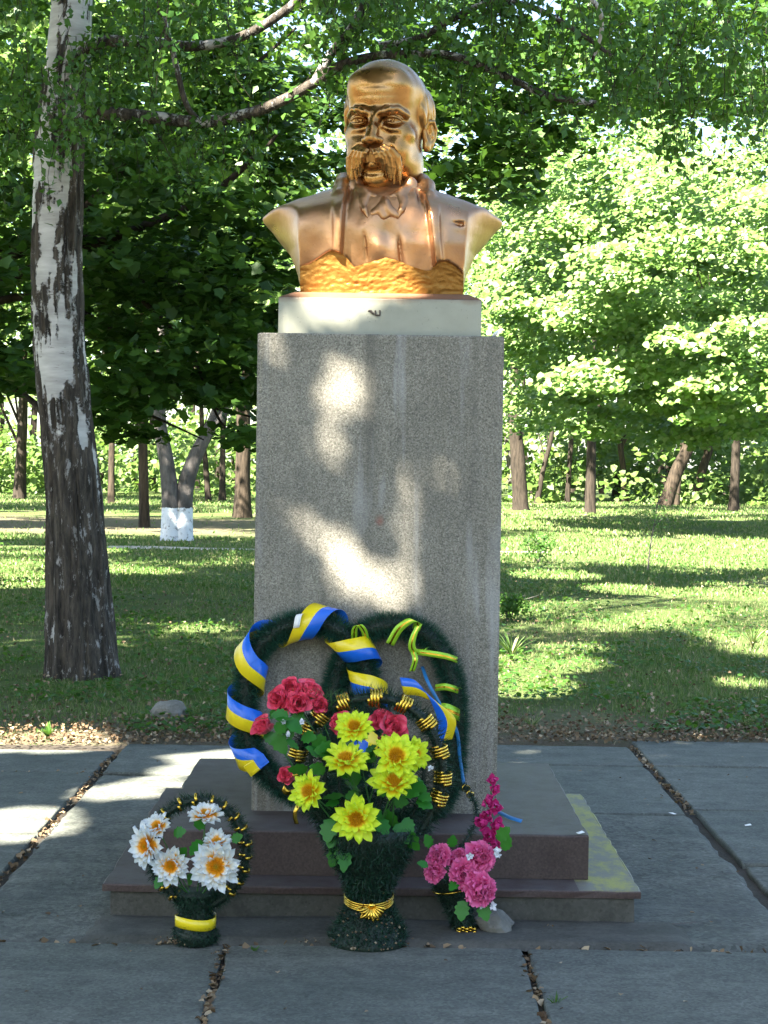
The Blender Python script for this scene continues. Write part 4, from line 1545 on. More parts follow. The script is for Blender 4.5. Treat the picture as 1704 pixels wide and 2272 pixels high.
# hoop
hp = loop_points([(655, 1720), (640, 1650), (660, 1588), (700, 1540), (750, 1516), (808, 1508), (868, 1520), (920, 1560), (948, 1620), (956, 1685), (940, 1740), (905, 1800)], lambda x, y: YC + 0.06, 120, closed=False)
hp = resample(hp, 120)
hp0 = np.array([[cc.x - 0.10, YC + 0.03, zr(1810)]])
hp = resample(np.concatenate([hp0, hp]), 130)
wpart('hoop_cord', tube(hp, 0.016, 7), M['wire'], ca)
tinsel_on(hp, 0.018, 3400, 0.046, M['tinsel'], 'hoop_tinsel', ca, 33, wdt=0.0010, lean=0.35)
for k_, (px, py) in enumerate(((646, 1671), (646, 1628), (664, 1579), (695, 1546), (740, 1521), (808, 1513), (868, 1527), (917, 1564), (945, 1622), (952, 1680), (945, 1725))):
    wrap(hp, near_t(hp, px, py, YC + 0.06), 0.030, 0.040, 4, M['gold'], 'gold_band', ca)
strip([(622, 1690), (612, 1702), (622, 1712), (640, 1706)], [YC, YC - .02, YC - .01, YC + .02], 0.02, (0.4, 0, 1), M['gold'], 'gold_loop', ca)
strip([(648, 1728), (641, 1745), (637, 1762), (641, 1780)], [YC - .03, YC - .05, YC - .05, YC - .04], 0.014, (1, -0.3, 0.1), M['gold'], 'gold_tail', ca)
# waist tie of gold cord with a bow
for j, dz in enumerate((-0.010, -0.004, 0.003, 0.010)):
    r = 47 * sc_px * 0.80 + 0.022
    a = np.linspace(0, 2 * math.pi, 40)
    P_ = np.stack([cc.x + r * np.cos(a), YC + r * np.sin(a), zr(1938) + dz - 0.016 * np.clip(-np.sin(a), 0, 1)], 1)
    wpart('waist_cord', tube(P_, 0.0032, 6), M['gold'], ca)
bw = at(803, 1956, YC - 0.080)
for j in range(10):
    a = -0.5 * math.pi + (j - 4.5) * 0.30
    L_ = 0.040 + 0.012 * random.Random(j).random()
    d_ = Vector((math.cos(a), -0.25, math.sin(a)))
    sd_ = Vector((-math.sin(a), 0, math.cos(a)))
    P_ = catmull([bw, bw + d_ * L_ * 0.6 + sd_ * 0.004 + Vector((0, -0.014, 0)), bw + d_ * L_, bw + d_ * L_ * 0.5 - sd_ * 0.005 + Vector((0, 0.004, 0))], 10)
    ribbon(P_, 0.006, np.tile(np.array(sd_), (10, 1)), M['gold'], 'bow_loop', ca)
wpart('bow_knot', lathe([(0.004, -0.008), (0.011, -0.004), (0.012, 0.003), (0.005, 0.009)], 10, tuple(bw + Vector((0, -0.006, 0.002)))), M['gold'], ca)

for k in range(9):
    x0 = -125 + 31 * k
    if 2 < k < 6:
        y1 = 1700 + 10 * (k % 2)
    else:
        y1 = 1590 + 8 * k % 17
    q = catmull([np.array(at(795 + x0 * 0.35, 1815, YC)), np.array(at(795 + x0 * 0.9, 1730, YC + 0.03)), np.array(at(795 + x0, y1, YC + 0.05))], 24)
    wpart('inner_cord', tube(q, 0.006, 5), M['wire'], ca)
    tinsel_on(q, 0.006, 2300, 0.040, M['tinsel'], 'inner_tinsel', ca, 60 + k, wdt=0.0010, lean=0.5)
hub = Vector((cc.x, YC, zr(1815)))
GY = 'yellow flowers in the basket'
yel = [  # picture place, radius px, depth, facing, label
    ((766, 1571), 46, 5.58, (-0.15, -1, 0.75), 'topmost yellow flower of the basket, in front of the red roses'),
    ((747, 1642), 55, 5.55, (-0.1, -0.8, 1.1), 'yellow flower left of centre in the basket, seen from its edge'),
    ((855, 1634), 57, 5.52, (0.12, -1, 0.55), 'large yellow flower in front of the half hidden one, right side of basket'),
    ((893, 1629), 42, 5.58, (0.55, -1, 0.45), 'yellow flower half hidden behind the large one at upper right of basket'),
    ((852, 1692), 55, 5.51, (0.05, -0.85, 1.0), 'yellow flower directly below the overlapping pair at right of basket'),
    ((668, 1710), 47, 5.54, (-0.75, -1, 0.35), 'leftmost yellow flower of the basket, turned to the left'),
    ((769, 1769), 56, 5.47, (0.0, -1, 0.12), 'lowest yellow flower of the basket, facing straight out'),
]
for i, ((px, py), r, Y, d, lb) in enumerate(yel):
    daisy('yellow_flower', lb, at(px, py, Y), d, r * Y / (FPX / K), i + 1, GY, root_to=hub + Vector((random.Random(i).gauss(0, .03), -0.02, 0)))
GR = 'red roses in the basket'
ros = [
    ((606, 1512), 24, 5.74, (-0.35, -1, 0.35), 'left red rose of the cluster before the ribbon wreath', 0.6),
    ((627, 1486), 20, 5.76, (0.0, -1, 0.5), 'uppermost red rose of the left cluster', 0.5),
    ((642, 1520), 23, 5.71, (0.15, -1, 0.3), 'red rose with spiral heart at the front of the left cluster', 0.55),
    ((669, 1495), 24, 5.76, (0.3, -0.6, 0.9), 'open red rose right of the left cluster, tipped upwards', 0.9),
    ((690, 1522), 17, 5.74, (0.4, -1, 0.2), 'small dusky red rose next to the first gold band', 0.4),
    ((571, 1572), 22, 5.70, (-0.6, -0.8, 0.7), 'red rosebud at far left against the blue and yellow ribbon', 0.2),
    ((621, 1673), 18, 5.66, (-0.5, -1, 0.2), 'red rosebud low on the left, beside the gold foil loop', 0.25),
    ((735, 1563), 20, 5.70, (-0.2, -1, 0.5), 'red rose mostly behind the topmost yellow flower', 0.6),
    ((846, 1572), 25, 5.70, (0.4, -1, 0.4), 'red rose right of the topmost yellow flower', 0.7),
    ((826, 1560), 22, 5.74, (0.0, -0.8, 0.8), 'pinkish red rose behind the one right of the topmost yellow flower', 0.8),
    ((835, 1600), 19, 5.66, (0.1, -1, 0.0), 'small red rose just above the large yellow flower', 0.4),
]
for i, ((px, py), r, Y, d, lb, op) in enumerate(ros):
    o = rose(lb, at(px, py, Y), d, r * Y / (FPX / K) * 1.5, i + 20, GR, hub + Vector((random.Random(i).gauss(0, .04), 0.03, 0)), op)
    if i in (0, 2, 3, 5):
        p = at(px, py, Y)
        add_leaf(o, p + Vector((0, 0.01, -0.02)), (-0.5 + 0.3 * i, -0.4, -0.6), 0.055, 0.3)
# foliage of the arrangement
rl = random.Random(4)
for k in range(74):
    a_ = rl.random() * 2 * math.pi
    q_ = rl.random() ** 0.5
    px, py = 778 + 130 * q_ * math.cos(a_), 1715 + 125 * q_ * math.sin(a_)
    if k < 10:
        px, py = 590 + 70 * rl.random(), 1540 + 60 * rl.random()
    dx, dz = math.cos(a_) + rl.gauss(0, .3), -0.5 - math.sin(a_) + rl.gauss(0, .3)
    add_leaf(ca, at(px, py, 5.60 + rl.random() * 0.06), (dx, -0.45, dz), 0.046 + 0.032 * rl.random(), rl.gauss(0, 0.5))
for i in range(26):      # wispy grass blades of the bouquet
    a = Vector((cc.x - 0.16 + rl.gauss(0, 0.06), 5.74, zr(1540)))
    d_ = Vector((rl.gauss(0.0, 0.5), -0.2 * rl.random(), 0.8)).normalized()
    wpart('grass_blade', tube(catmull([a, a + d_ * 0.05, a + d_ * 0.085 + Vector((rl.gauss(0, .02), 0, -0.01))], 5), [0.0009, 0.0007, 0.0003], 4), M['stem'], ca)
for px, py in ((612, 1560), (622, 1588), (652, 1560), (930, 1660), (925, 1640)):
    b_ = bpy.data.objects.new('white_sprig', None)
    link(b_, ca)
    b_.matrix_local = ca.matrix_basis.inverted() @ face_matrix(at(px, py, 5.60), (0.1, -1, 0.4)) @ Matrix.Scale(0.9, 4)
    rings(b_, PM['bud'], [(5, 0.001, 0.5, 1.0, 0, 0), (4, 0.001, 0.9, 0.9, 0.001, .5)], int(px))

# ---- small wreath on its own foot, left
YW = 5.66
wc = gnd(424, 2030)
ww = thing('small_wreath', 'small round green tinsel wreath with white flowers and gold bands before the left step', 'wreath', (wc.x, YW, 0))
zw = lambda py: at(424, py, YW).z
spx = YW / (FPX / K)
prof = [(54, 2034), (50, 2010), (38, 1992), (35, 1975), (36, 1955), (46, 1935), (52, 1925)]
core = [(r * spx * 0.86, max(0, zw(py))) for r, py in prof]
wpart('foot', lathe(core, 22, (wc.x, YW, 0)), M['wire'], ww)
rows = []
for z in np.linspace(0.01, zw(1926), 11):
    r = np.interp(z, [c[1] for c in core], [c[0] for c in core]) + 0.002
    a = np.linspace(0, 2 * math.pi, 30)
    rows.append(np.stack([wc.x + r * np.cos(a), YW + r * np.sin(a), np.full(30, z)], 1))
tinsel_on(np.concatenate(rows), 0.003, 1100, 0.020, M['tinsel'], 'tinsel', ww, 41, wdt=0.0009, lean=0.5)
a = np.linspace(0, 2 * math.pi, 40)
r = 36 * spx + 0.012
yb = np.stack([wc.x + r * np.cos(a), YW + r * np.sin(a), zw(1988) + 0.0 * a + 0.004 * np.sin(a * 2)], 1)
ribbon(yb, 0.034, np.tile([0, 0, 1.0], (40, 1)), M['rib_y'], 'yellow_band', ww)
hq = loop_points([(380, 1938), (338, 1890), (326, 1835), (344, 1775), (388, 1738), (434, 1728), (484, 1745), (520, 1788), (531, 1838), (520, 1890), (484, 1938), (450, 1958)], lambda x, y: YW - 0.005, 100, closed=False)
hq = resample(np.concatenate([[[wc.x - 0.02, YW, zw(1965)]], hq, [[wc.x + 0.02, YW, zw(1968)]]]), 120)
wpart('hoop_cord', tube(hq, 0.013, 7), M['wire'], ww)
tinsel_on(hq, 0.014, 4200, 0.030, M['tinsel'], 'hoop_tinsel', ww, 43, wdt=0.0009, lean=0.4)
for (px, py) in ((335, 1795), (358, 1757), (390, 1735), (424, 1727), (455, 1733), (482, 1745), (503, 1764), (521, 1790), (529, 1818), (530, 1845), (525, 1872), (514, 1900), (497, 1925), (352, 1918), (372, 1938)):
    wrap(hq, near_t(hq, px, py, YW), 0.022, 0.010, 1, M['gold'], 'gold_band', ww)
GW = 'white flowers on the small wreath'
for i, ((px, py), r, Y, d, lb) in enumerate((
        ((318, 1828), 40, 5.585, (-0.75, -1, 0.12), 'white flower at the left edge of the small wreath'),
        ((340, 1786), 28, 5.62, (-0.5, -0.8, 0.7), 'white flower peeking from behind the leftmost one on the small wreath'),
        ((370, 1870), 37, 5.575, (-0.1, -1, 0.1), 'white flower at the lower middle of the small wreath'),
        ((467, 1871), 47, 5.565, (0.02, -1, 0.08), 'largest white flower, at lower right inside the small wreath'),
        ((468, 1822), 30, 5.62, (0.0, -0.55, 1.0), 'white flower half behind the largest one on the small wreath'),
        ((444, 1762), 34, 5.60, (-0.05, -0.42, 1.0), 'white flower seen edge on, near the top inside the small wreath'))):
    daisy('white_flower', lb, at(px, py, Y), d, r * Y / (FPX / K) * 1.24, i + 5, GW, root_to=Vector((wc.x, YW, zw(1945))))
for (px, py, dx, dz, s_) in ((375, 1800, .6, .2, .05), (435, 1815, -.4, -.5, .06), (425, 1790, .3, .6, .055), (352, 1890, -.4, -.7, .05), (405, 1905, .2, .3, .05), (500, 1815, .7, .4, .045), (390, 1850, .3, .5, .045)):
    add_leaf(ww, at(px, py, 5.61), (dx, -0.4, dz), s_, 0.3)
# dry scraps of dead blossom at its foot
def crumbs(cx, cy, n, spread, size, seed, name, label):
    rb = random.Random(seed)
    V, F = [], []
    for i in range(n):
        c = Vector((cx + rb.gauss(0, spread), cy + rb.gauss(0, spread * 0.5), 0.006 + abs(rb.gauss(0, spread * 0.35))))
        k = len(V)
        q = [Vector((rb.gauss(0, 1), rb.gauss(0, 1), rb.gauss(0, 0.7))).normalized() * size * (0.5 + rb.random()) for _ in range(4)]
        V += [tuple(c + x) for x in q]
        F += [(k, k + 1, k + 2), (k, k + 2, k + 3), (k, k + 3, k + 1), (k + 1, k + 3, k + 2)]
    o = obj(name, (V, F), M['litter'])
    o['kind'] = 'stuff'
    return o
p_ = gnd(392, 2040)
crumbs(p_.x, p_.y - 0.01, 110, 0.030, 0.0055, 3, 'dry_blossom', None)

# ---- right basket with pink carnations and a gladiolus spike
rc = gnd(1000, 2012)
YR = rc.y - 0.005
rb_ = thing('small_basket', 'small dark tinsel basket of pink carnations in front of the right step', 'basket', (rc.x, YR, 0))
zq = lambda py: at(1000, py, YR).z
spx = YR / (FPX / K)
ax = [np.array([rc.x + 0.004, YR, 0.0]), np.array([rc.x - 0.012, YR, zq(1975)]), np.array([rc.x - 0.030, YR, zq(1930)]), np.array([rc.x - 0.036, YR, zq(1895)])]
axp = catmull(ax, 14)
wpart('basket_core', tube(axp, [0.032, 0.030, 0.042, 0.058, 0.066], 18), M['wire'], rb_)
rows = []
for k, p in enumerate(axp):
    r = float(np.interp(k / 13, [0, .25, .5, .75, 1], [0.033, 0.031, 0.043, 0.059, 0.067]))
    aa = np.linspace(0, 2 * math.pi, 30)
    rows.append(np.stack([p[0] + r * np.cos(aa), p[1] + r * np.sin(aa), np.full(30, p[2])], 1))
tinsel_on(np.concatenate(rows), 0.003, 900, 0.022, M['tinsel'], 'tinsel', rb_, 51, wdt=0.0009, lean=0.5)
aa = np.linspace(0, 2 * math.pi, 30)
wpart('gold_cord', tube(np.stack([axp[10][0] + 0.066 * np.cos(aa), axp[10][1] + 0.066 * np.sin(aa), axp[10][2] + 0.012 * np.cos(aa)], 1), 0.0028, 6), M['gold'], rb_)
for k in range(5):
    c = Vector((rc.x + 0.012 * (k - 2), YR - 0.045, zq(2000) + 0.004 * (k % 2)))
    ribbon(catmull([c, c + Vector((0.01, -0.012, 0.006)), c + Vector((0.016, -0.004, -0.006)), c + Vector((0.002, 0, -0.006))], 8), 0.008, np.tile([0.2, 0.3, 1.0], (8, 1)), M['gold'], 'gold_loop', rb_)
# long tinsel strand reaching up to the wreath behind
st_ = catmull([axp[-1], np.array(at(985, 1850, YR + .1)), np.array(at(1030, 1770, YR + .2)), np.array(at(1012, 1710, YR + .3)), np.array(at(975, 1680, 6.28))], 40)
wpart('strand_cord', tube(st_, 0.004, 5), M['wire'], rb_)
tinsel_on(st_, 0.004, 2200, 0.020, M['tinsel'], 'strand_tinsel', rb_, 53, wdt=0.0009, lean=0.5)
for px, py in ((984, 1696), (1016, 1731)):
    wrap(st_, near_t(st_, px, py, YR + .3), 0.013, 0.010, 1, M['gold'], 'gold_band', rb_)
GC = 'pink carnations in the small basket'
hub = Vector((axp[-2][0], YR, axp[-2][2]))
for i, ((px, py), r, Y, d, lb) in enumerate((
        ((950, 1853), 29, 5.70, (-0.35, -1, 0.55), 'upper left pink carnation of the small basket'),
        ((991, 1855), 23, 5.72, (0.0, -1, 0.6), 'smallest pink carnation, top middle of the small basket'),
        ((1036, 1853), 36, 5.69, (0.3, -1, 0.35), 'large pink carnation at the upper right of the small basket'),
        ((940, 1882), 24, 5.68, (-0.4, -1, -0.1), 'deep pink carnation at the lower left of the small basket'),
        ((1003, 1890), 34, 5.66, (-0.1, -1, 0.2), 'pink carnation in the middle of the small basket behind a dark leaf'),
        ((1037, 1921), 37, 5.63, (0.2, -1, 0.0), 'lowest and largest pink carnation, above the loose stone'))):
    carnation(lb, at(px, py, Y), d, r * Y / (FPX / K), i + 60, GC, hub)
for (px, py, dx, dz, s_) in ((988, 1902, -.3, -.3, .045), (1040, 1950, .3, -.9, .06), (1000, 1945, -.1, -.9, .065), (930, 1830, -.3, .8, .05), (975, 1830, .1, .8, .045), (1075, 1815, .6, .8, .06), (1085, 1835, .5, .8, .05), (925, 1870, -.8, .3, .04)):
    add_leaf(rb_, at(px, py, 5.64), (dx, -0.35, dz), s_, 0.2)
for px, py in ((1074, 1848), (1064, 1957), (1040, 1955), (1014, 1850), (1072, 1838)):
    b_ = bpy.data.objects.new('white_sprig', None)
    link(b_, rb_)
    b_.matrix_local = rb_.matrix_basis.inverted() @ face_matrix(at(px, py, 5.63), (0.2, -1, 0.3)) @ Matrix.Scale(1.2, 4)
    rings(b_, PM['bud'], [(5, 0.001, 0.45, 1.0, 0, 0), (4, 0.001, 0.9, 0.9, 0.001, .5)], int(px))
gl = thing('gladiolus', 'magenta gladiolus spike standing up behind the pink carnations', 'flower', tuple(at(1045, 1880, 5.80)))
sp_ = catmull([np.array(hub), np.array(at(1052, 1840, 5.80)), np.array(at(1062, 1770, 5.82)), np.array(at(1060, 1688, 5.83))], 16)
wpart('stem', tube(sp_, 0.0025, 6), M['stem'], gl)
for i, (px, py, s_) in enumerate(((1061, 1686, .8), (1064, 1706, .8), (1048, 1730, 1.05), (1068, 1744, 1.0), (1055, 1762, 1.0), (1050, 1778, 1.15), (1070, 1784, 1.0), (1058, 1808, 1.15), (1048, 1832, 1.0), (1074, 1825, .8))):
    b_ = bpy.data.objects.new('blossom', None)
    link(b_, gl)
    d_ = Vector((random.Random(i).gauss(0, .6) - 0.02 * (px < 1058) * 20, -1, 0.25))
    b_.matrix_local = gl.matrix_basis.inverted() @ face_matrix(at(px, py, 5.79), d_) @ Matrix.Scale(s_, 4)
    rings(b_, PM['mag'], [(4, 0.004, 0.35, 1.0, 0, i), (4, 0.003, 0.9, 0.9, 0.003, i + .5)], i + 90)

# ---- loose stones
def rock(name, label, c, r, seed, m='stone', n=3):
    import bmesh
    bm = bmesh.new()
    bmesh.ops.create_icosphere(bm, subdivisions=n, radius=1.0)
    for v in bm.verts:
        q = v.co.copy()
        k = 1 + 0.30 * mnoise.noise(q * 1.1 + Vector((seed, 0, 0))) + 0.07 * mnoise.noise(q * 4 + Vector((0, seed, 0)))
        # facets: clamp against a few planes
        for i in range(7):
            rn_ = random.Random(seed * 10 + i)
            nrm = Vector((rn_.gauss(0, 1), rn_.gauss(0, 1), rn_.gauss(0, 1))).normalized()
            lim = 0.62 + 0.2 * rn_.random()
            dd = (q * k).dot(nrm)
            if dd > lim:
                k *= lim / dd
        v.co = q * k
        v.co = Vector((v.co.x * r[0], v.co.y * r[1], v.co.z * r[2]))
    me = bpy.data.meshes.new(name)
    bm.to_mesh(me)
    bm.free()
    me.materials.append(M[m])
    o = link(bpy.data.objects.new(name, me))
    o.location = c
    return tag(o, label, 'stone')
p_ = gnd(1070, 2024)
rock('stone', 'grey broken stone lying beside the small basket of carnations', (p_.x, p_.y + 0.055, 0.028), (0.064, 0.060, 0.052), 12)
p_ = gnd(362, 1552)
rock('boulder', 'weathered grey rock sunk in the grass behind the paving', (p_.x, p_.y + 0.10, 0.01), (0.125, 0.11, 0.085), 5)

# ------------------------------------------------------------------ trees
LEAF_SHAPES = {}
_mp = [(0.0, -0.02), (0.22, 0.0), (0.46, 0.10), (0.42, 0.32), (0.56, 0.56), (0.30, 0.66), (0.0, 1.0)]
_out = _mp + [(-x, y) for x, y in _mp[-2:0:-1]]
LEAF_SHAPES['maple'] = (np.array([(0.0, 0.35)] + _out), [(0, 1 + i, 1 + (i + 1) % len(_out)) for i in range(len(_out))])
LEAF_SHAPES['lobed'] = (np.array([(0, 0), (0.42, 0.18), (0.34, 0.62), (0, 1.0), (-0.34, 0.62), (-0.42, 0.18)]), [(0, 1, 2), (0, 2, 3), (0, 3, 4), (0, 4, 5)])
LEAF_SHAPES['birch'] = (np.array([(0, 0), (0.34, 0.34), (0, 1.0), (-0.34, 0.34)]), [(0, 1, 2), (0, 2, 3)])


def leaves(P, N, size, shape, rng, droop=None, fold=0.16):
    """All leaves of a crown as one mesh: each a folded outline standing at P with upper face along N."""
    out, tri = LEAF_SHAPES[shape]
    n = len(P)
    N = N / (np.linalg.norm(N, axis=1)[:, None] + 1e-9)
    A = rng.normal(0, 1, (n, 3))
    if droop is not None:
        A += np.array([0, 0, -droop])
    A -= N * (A * N).sum(1)[:, None]
    A /= np.linalg.norm(A, axis=1)[:, None] + 1e-9
    Bv = np.cross(N, A)
    s = (size * (0.65 + 0.6 * rng.random(n)))[:, None, None]
    o = out[None, :, :]
    z = np.abs(o[..., 0]) * fold - 0.10 * o[..., 1] ** 2
    V = P[:, None, :] + s * (Bv[:, None, :] * o[..., 0:1] + A[:, None, :] * (o[..., 1:2] - 0.4) + N[:, None, :] * z[..., None])
    k = len(out)
    F = (np.arange(n)[:, None, None] * k + np.array(tri)[None, :, :]).reshape(-1, 3)
    return V.reshape(-1, 3), F


def clump_leaves(centres, R, per, rng, up=0.7, outc=None, flat=0.45):
    """Leaves gathered in flattened sprays round the given centres; normals lean up and outwards."""
    n = len(centres)
    R = np.broadcast_to(np.asarray(R, float), (n,))
    c = np.repeat(centres, per, 0)
    r = np.repeat(R, per)[:, None]
    d = rng.normal(0, 1, (n * per, 3))
    d /= np.linalg.norm(d, axis=1)[:, None]
    d *= rng.random((n * per, 1)) ** 0.45
    d[:, 2] *= flat
    d[:, 2] -= 0.22 * (d[:, 0] ** 2 + d[:, 1] ** 2)
    P = c + d * r
    N = rng.normal(0, 0.42, (n * per, 3)) + np.array([0, 0, up])
    if outc is not None:
        o = P - outc
        o /= np.linalg.norm(o, axis=1)[:, None] + 1e-9
        N += o * 0.75
    return P, N


def crown_centres(c, r, n, rng, shell=0.55, zmin=None, lump=0.25):
    d = rng.normal(0, 1, (n * 2, 3))
    d /= np.linalg.norm(d, axis=1)[:, None]
    k = (shell + (1 - shell) * rng.random(n * 2)) * (1 + lump * np.array([mnoise.noise(Vector(q * 2.1) + Vector(c)) for q in d]))
    P = np.array(c) + d * k[:, None] * np.array(r)
    if zmin is not None:
        P = P[P[:, 2] > zmin]
    return P[:n]


def trunk_mesh(path, radii, n=16, rough=0.10, flare=0.35, seed=0):
    P = catmull(path, 26)
    R = np.interp(np.linspace(0, 1, 26), np.linspace(0, 1, len(radii)), radii)
    T, N, B = frames(P)
    V, F = [], []
    for i in range(26):
        for j in range(n):
            a = j / n * 2 * math.pi
            q = Vector((math.cos(a) * 1.6 + seed, math.sin(a) * 1.6, P[i][2] * 0.8))
            k = 1 + rough * mnoise.noise(q) + rough * 0.6 * mnoise.noise(q * 3)
            k += flare * math.exp(-max(0, P[i][2]) / 0.28) * (0.6 + 0.5 * math.sin(a * 4 + seed))
            V.append(tuple(P[i] + R[i] * k * (math.cos(a) * N[i] + math.sin(a) * B[i])))
    for i in range(25):
        for j in range(n):
            m = (j + 1) % n
            F.append((i * n + j, i * n + m, (i + 1) * n + m, (i + 1) * n + j))
    return V, F


def limbs(root, start_pts, targets, r0, m, name='limb', rng=None, parts=True, n=6):
    """Boughs from points on the trunk to the sprays."""
    VF = []
    for a, b in zip(start_pts, targets):
        a, b = np.array(a), np.array(b)
        mid = (a + b) / 2 + np.array([0, 0, 0.12 * np.linalg.norm(b - a)]) + rng.normal(0, 0.12, 3)
        VF.append(tube(catmull([a, mid, b], 8), [r0, r0 * 0.55, r0 * 0.15], n, False))
    if parts:
        for vf in VF:
            wpart(name, vf, m, root)
    return VF


def tree(label, path, radii, bark, crown, leafmat, shape, size, nclump, per, clump_r, seed, group=None, cat='tree', name='maple_tree', keep=None, nlimb=6, lowlimb=0.5, up=0.7, shell=0.5, lump=0.25, zmin=None, extra=None):
    rng = np.random.default_rng(seed)
    root = thing(name, label, cat, tuple(path[0][:2]) + (0,), 0, group)
    wpart('trunk', trunk_mesh(path, radii, 16, 0.10, 0.30, seed), M[bark], root)
    cs = []
    for (c, r, w_) in crown:
        cs.append(crown_centres(c, r, int(nclump * w_), rng, shell, zmin, lump))
    C = np.concatenate(cs)
    c0 = np.array(crown[0][0])
    P, N = clump_leaves(C, clump_r * (0.7 + 0.6 * rng.random(len(C))), per, rng, up, c0)
    if extra is not None:
        P, N = np.concatenate([P, extra[0]]), np.concatenate([N, extra[1]])
    if keep is not None:
        k = keep(P)
        P, N = P[k], N[k]
    P[:, 2] = np.maximum(P[:, 2], 0.25)
    V, F = leaves(P, N, size, shape, rng)
    inv = np.array(root.matrix_basis.inverted())
    obj('crown', (V + inv[:3, 3], F), M[leafmat], root)
    if nlimb:
        tp = catmull(path, 20)
        idx = rng.choice(len(C), nlimb, replace=False)
        st = [tp[int(19 * (lowlimb + (1 - lowlimb) * rng.random()))] for _ in idx]
        limbs(root, st, C[idx], radii[-1] * 0.7, M[bark], 'limb', rng)
    return root


L = -np.array(SUN)                   # the way sunlight travels


# gaps in the canopies overhead: where the photograph shows sun reaching stone, metal, paving or grass
GAP_SHAFT = [  # x, z, rx, rz on the front of the shaft
    (-0.14, 1.76, 0.045, 0.11), (-0.03, 1.71, 0.02, 0.06), (0.165, 1.49, 0.07, 0.06), (0.10, 1.42, 0.05, 0.05), (0.21, 1.38, 0.05, 0.05), (-0.10, 1.18, 0.12, 0.13), (0.03, 1.18, 0.11, 0.13),
    (0.05, 1.04, 0.11, 0.08), (-0.06, 1.06, 0.09, 0.06), (-0.345, 1.245, 0.03, 0.05), (-0.33, 1.02, 0.04, 0.05), (-0.40, 1.90, 0.03, 0.09), (-0.25, 1.60, 0.05, 0.04), (-0.16, 1.53, 0.04, 0.04), (-0.41, 1.42, 0.02, 0.06)]
GAP_BUST = [(-0.02, 2.25, 0.06, 0.06), (-0.33, 2.36, 0.07, 0.055), (-0.36, 2.04, 0.02, 0.05), (-0.10, 2.42, 0.05, 0.05), (-0.235, 2.16, 0.07, 0.06), (0.02, 2.50, 0.05, 0.035), (-0.10, 2.86, 0.03, 0.03)]


def _g(px, py):
    p = gnd(px, py)
    return p.x, p.y


GAP_GROUND = []
for px, py, rx, ry in ((25, 1782, .24, .30), (90, 1765, .12, .18), (205, 1715, .05, .16), (340, 1690, .14, .12), (390, 1668, .10, .10), (430, 1640, .13, .13), (510, 1632, .12, .15), (480, 1705, .06, .10), (300, 1715, .09, .07),
                       (40, 1600, .5, .35), (130, 1580, .25, .2), (20, 1250, .9, 1.4), (60, 1185, 1.6, 1.6), (420, 1352, .22, .3), (300, 1232, .5, .8),
                       (1105, 1470, .42, .75), (1170, 1425, .45, .7), (1230, 1395, .28, .4), (1300, 1345, .2, .35), (1440, 1328, .40, .55), (1490, 1318, .3, .4), (1380, 1340, .3, .3), (1600, 1375, .35, .45), (1650, 1400, .3, .5),
                       (1600, 1470, .15, .25), (1115, 1320, .35, .8), (1350, 1270, .5, .8), (1540, 1280, .8, .9), (1200, 1240, .6, 1.), (1500, 1215, 1.2, 1.5), (1600, 1160, 2.5, 4), (1450, 1180, 2, 2), (1300, 1200, 1.2, 1.5)):
    x, y = _g(px, py)
    GAP_GROUND.append((x, y, rx, ry))


def shade_keep(grow=0.10, right_open=True):
    """Keep leaves except those standing in the beam of one of the sun flecks."""
    def f(P):
        keep = np.ones(len(P), bool)
        hsh = np.modf(np.abs(np.sin(P[:, 0] * 127.1 + P[:, 1] * 311.7 + P[:, 2] * 74.7)) * 4375.5)[0]
        t = (6.45 - P[:, 1]) / L[1]
        x, z = P[:, 0] + t * L[0], P[:, 2] + t * L[2]
        sh = (t > 0) & (np.abs(x) < 0.46) & (z > 0.26) & (z < 2.0)
        bu = (t > 0) & (np.abs(x) < 0.50) & (z >= 1.95) & (z < 3.05)
        for gi, (gx, gz, rx, rz) in enumerate(GAP_SHAFT):
            keep &= ~(sh & (((x - gx) / (rx + 0.06)) ** 2 + ((z - gz) / (rz + 0.06)) ** 2 < 1) & (hsh < (0.988 if 5 <= gi <= 8 else 0.974)))
        for (gx, gz, rx, rz) in GAP_BUST:
            keep &= ~(bu & (((x - gx) / (rx + grow)) ** 2 + ((z - gz) / (rz + grow)) ** 2 < 1))
        tg = P[:, 2] / -L[2]
        gx_, gy_ = P[:, 0] + tg * L[0], P[:, 1] + tg * L[1]
        for (gx, gy, rx, ry) in GAP_GROUND:
            keep &= ~(~sh & ~bu & (((gx_ - gx) / (rx + grow)) ** 2 + ((gy_ - gy) / (ry + grow)) ** 2 < 1))
        return keep
    return f


# ---- the birch at the left
rng = np.random.default_rng(77)
bp = [at(176, 1458, 12.79), at(170, 1300, 12.8), at(160, 1080, 12.8), at(142, 880, 12.8), at(127, 700, 12.8), at(122, 520, 12.8), at(128, 330, 12.8), at(146, 130, 12.8), at(158, -60, 12.8), at(170, -500, 12.85), at(150, -1200, 12.9), at(160, -2200, 13.0)]
bp[0].z = -0.03
bR = [0.245, 0.208, 0.182, 0.172, 0.170, 0.168, 0.164, 0.150, 0.135, 0.115, 0.08, 0.03]
birch = thing('birch_tree', 'leaning birch with white upper bark and black furrowed base at the left', 'tree', (bp[0].x, bp[0].y, 0))
P_ = resample(catmull(bp, 200), 420)
ss = np.concatenate([[0], np.cumsum(np.linalg.norm(np.diff(catmull(bp, 200), axis=0), axis=1))])
zs_b = [p.z for p in bp]
Rr = np.interp(P_[:, 2], zs_b, bR)
T_, N_, B_ = frames(P_)
nA = 84
a = np.arange(nA) / nA * 2 * math.pi
V, F, D = [], [], []
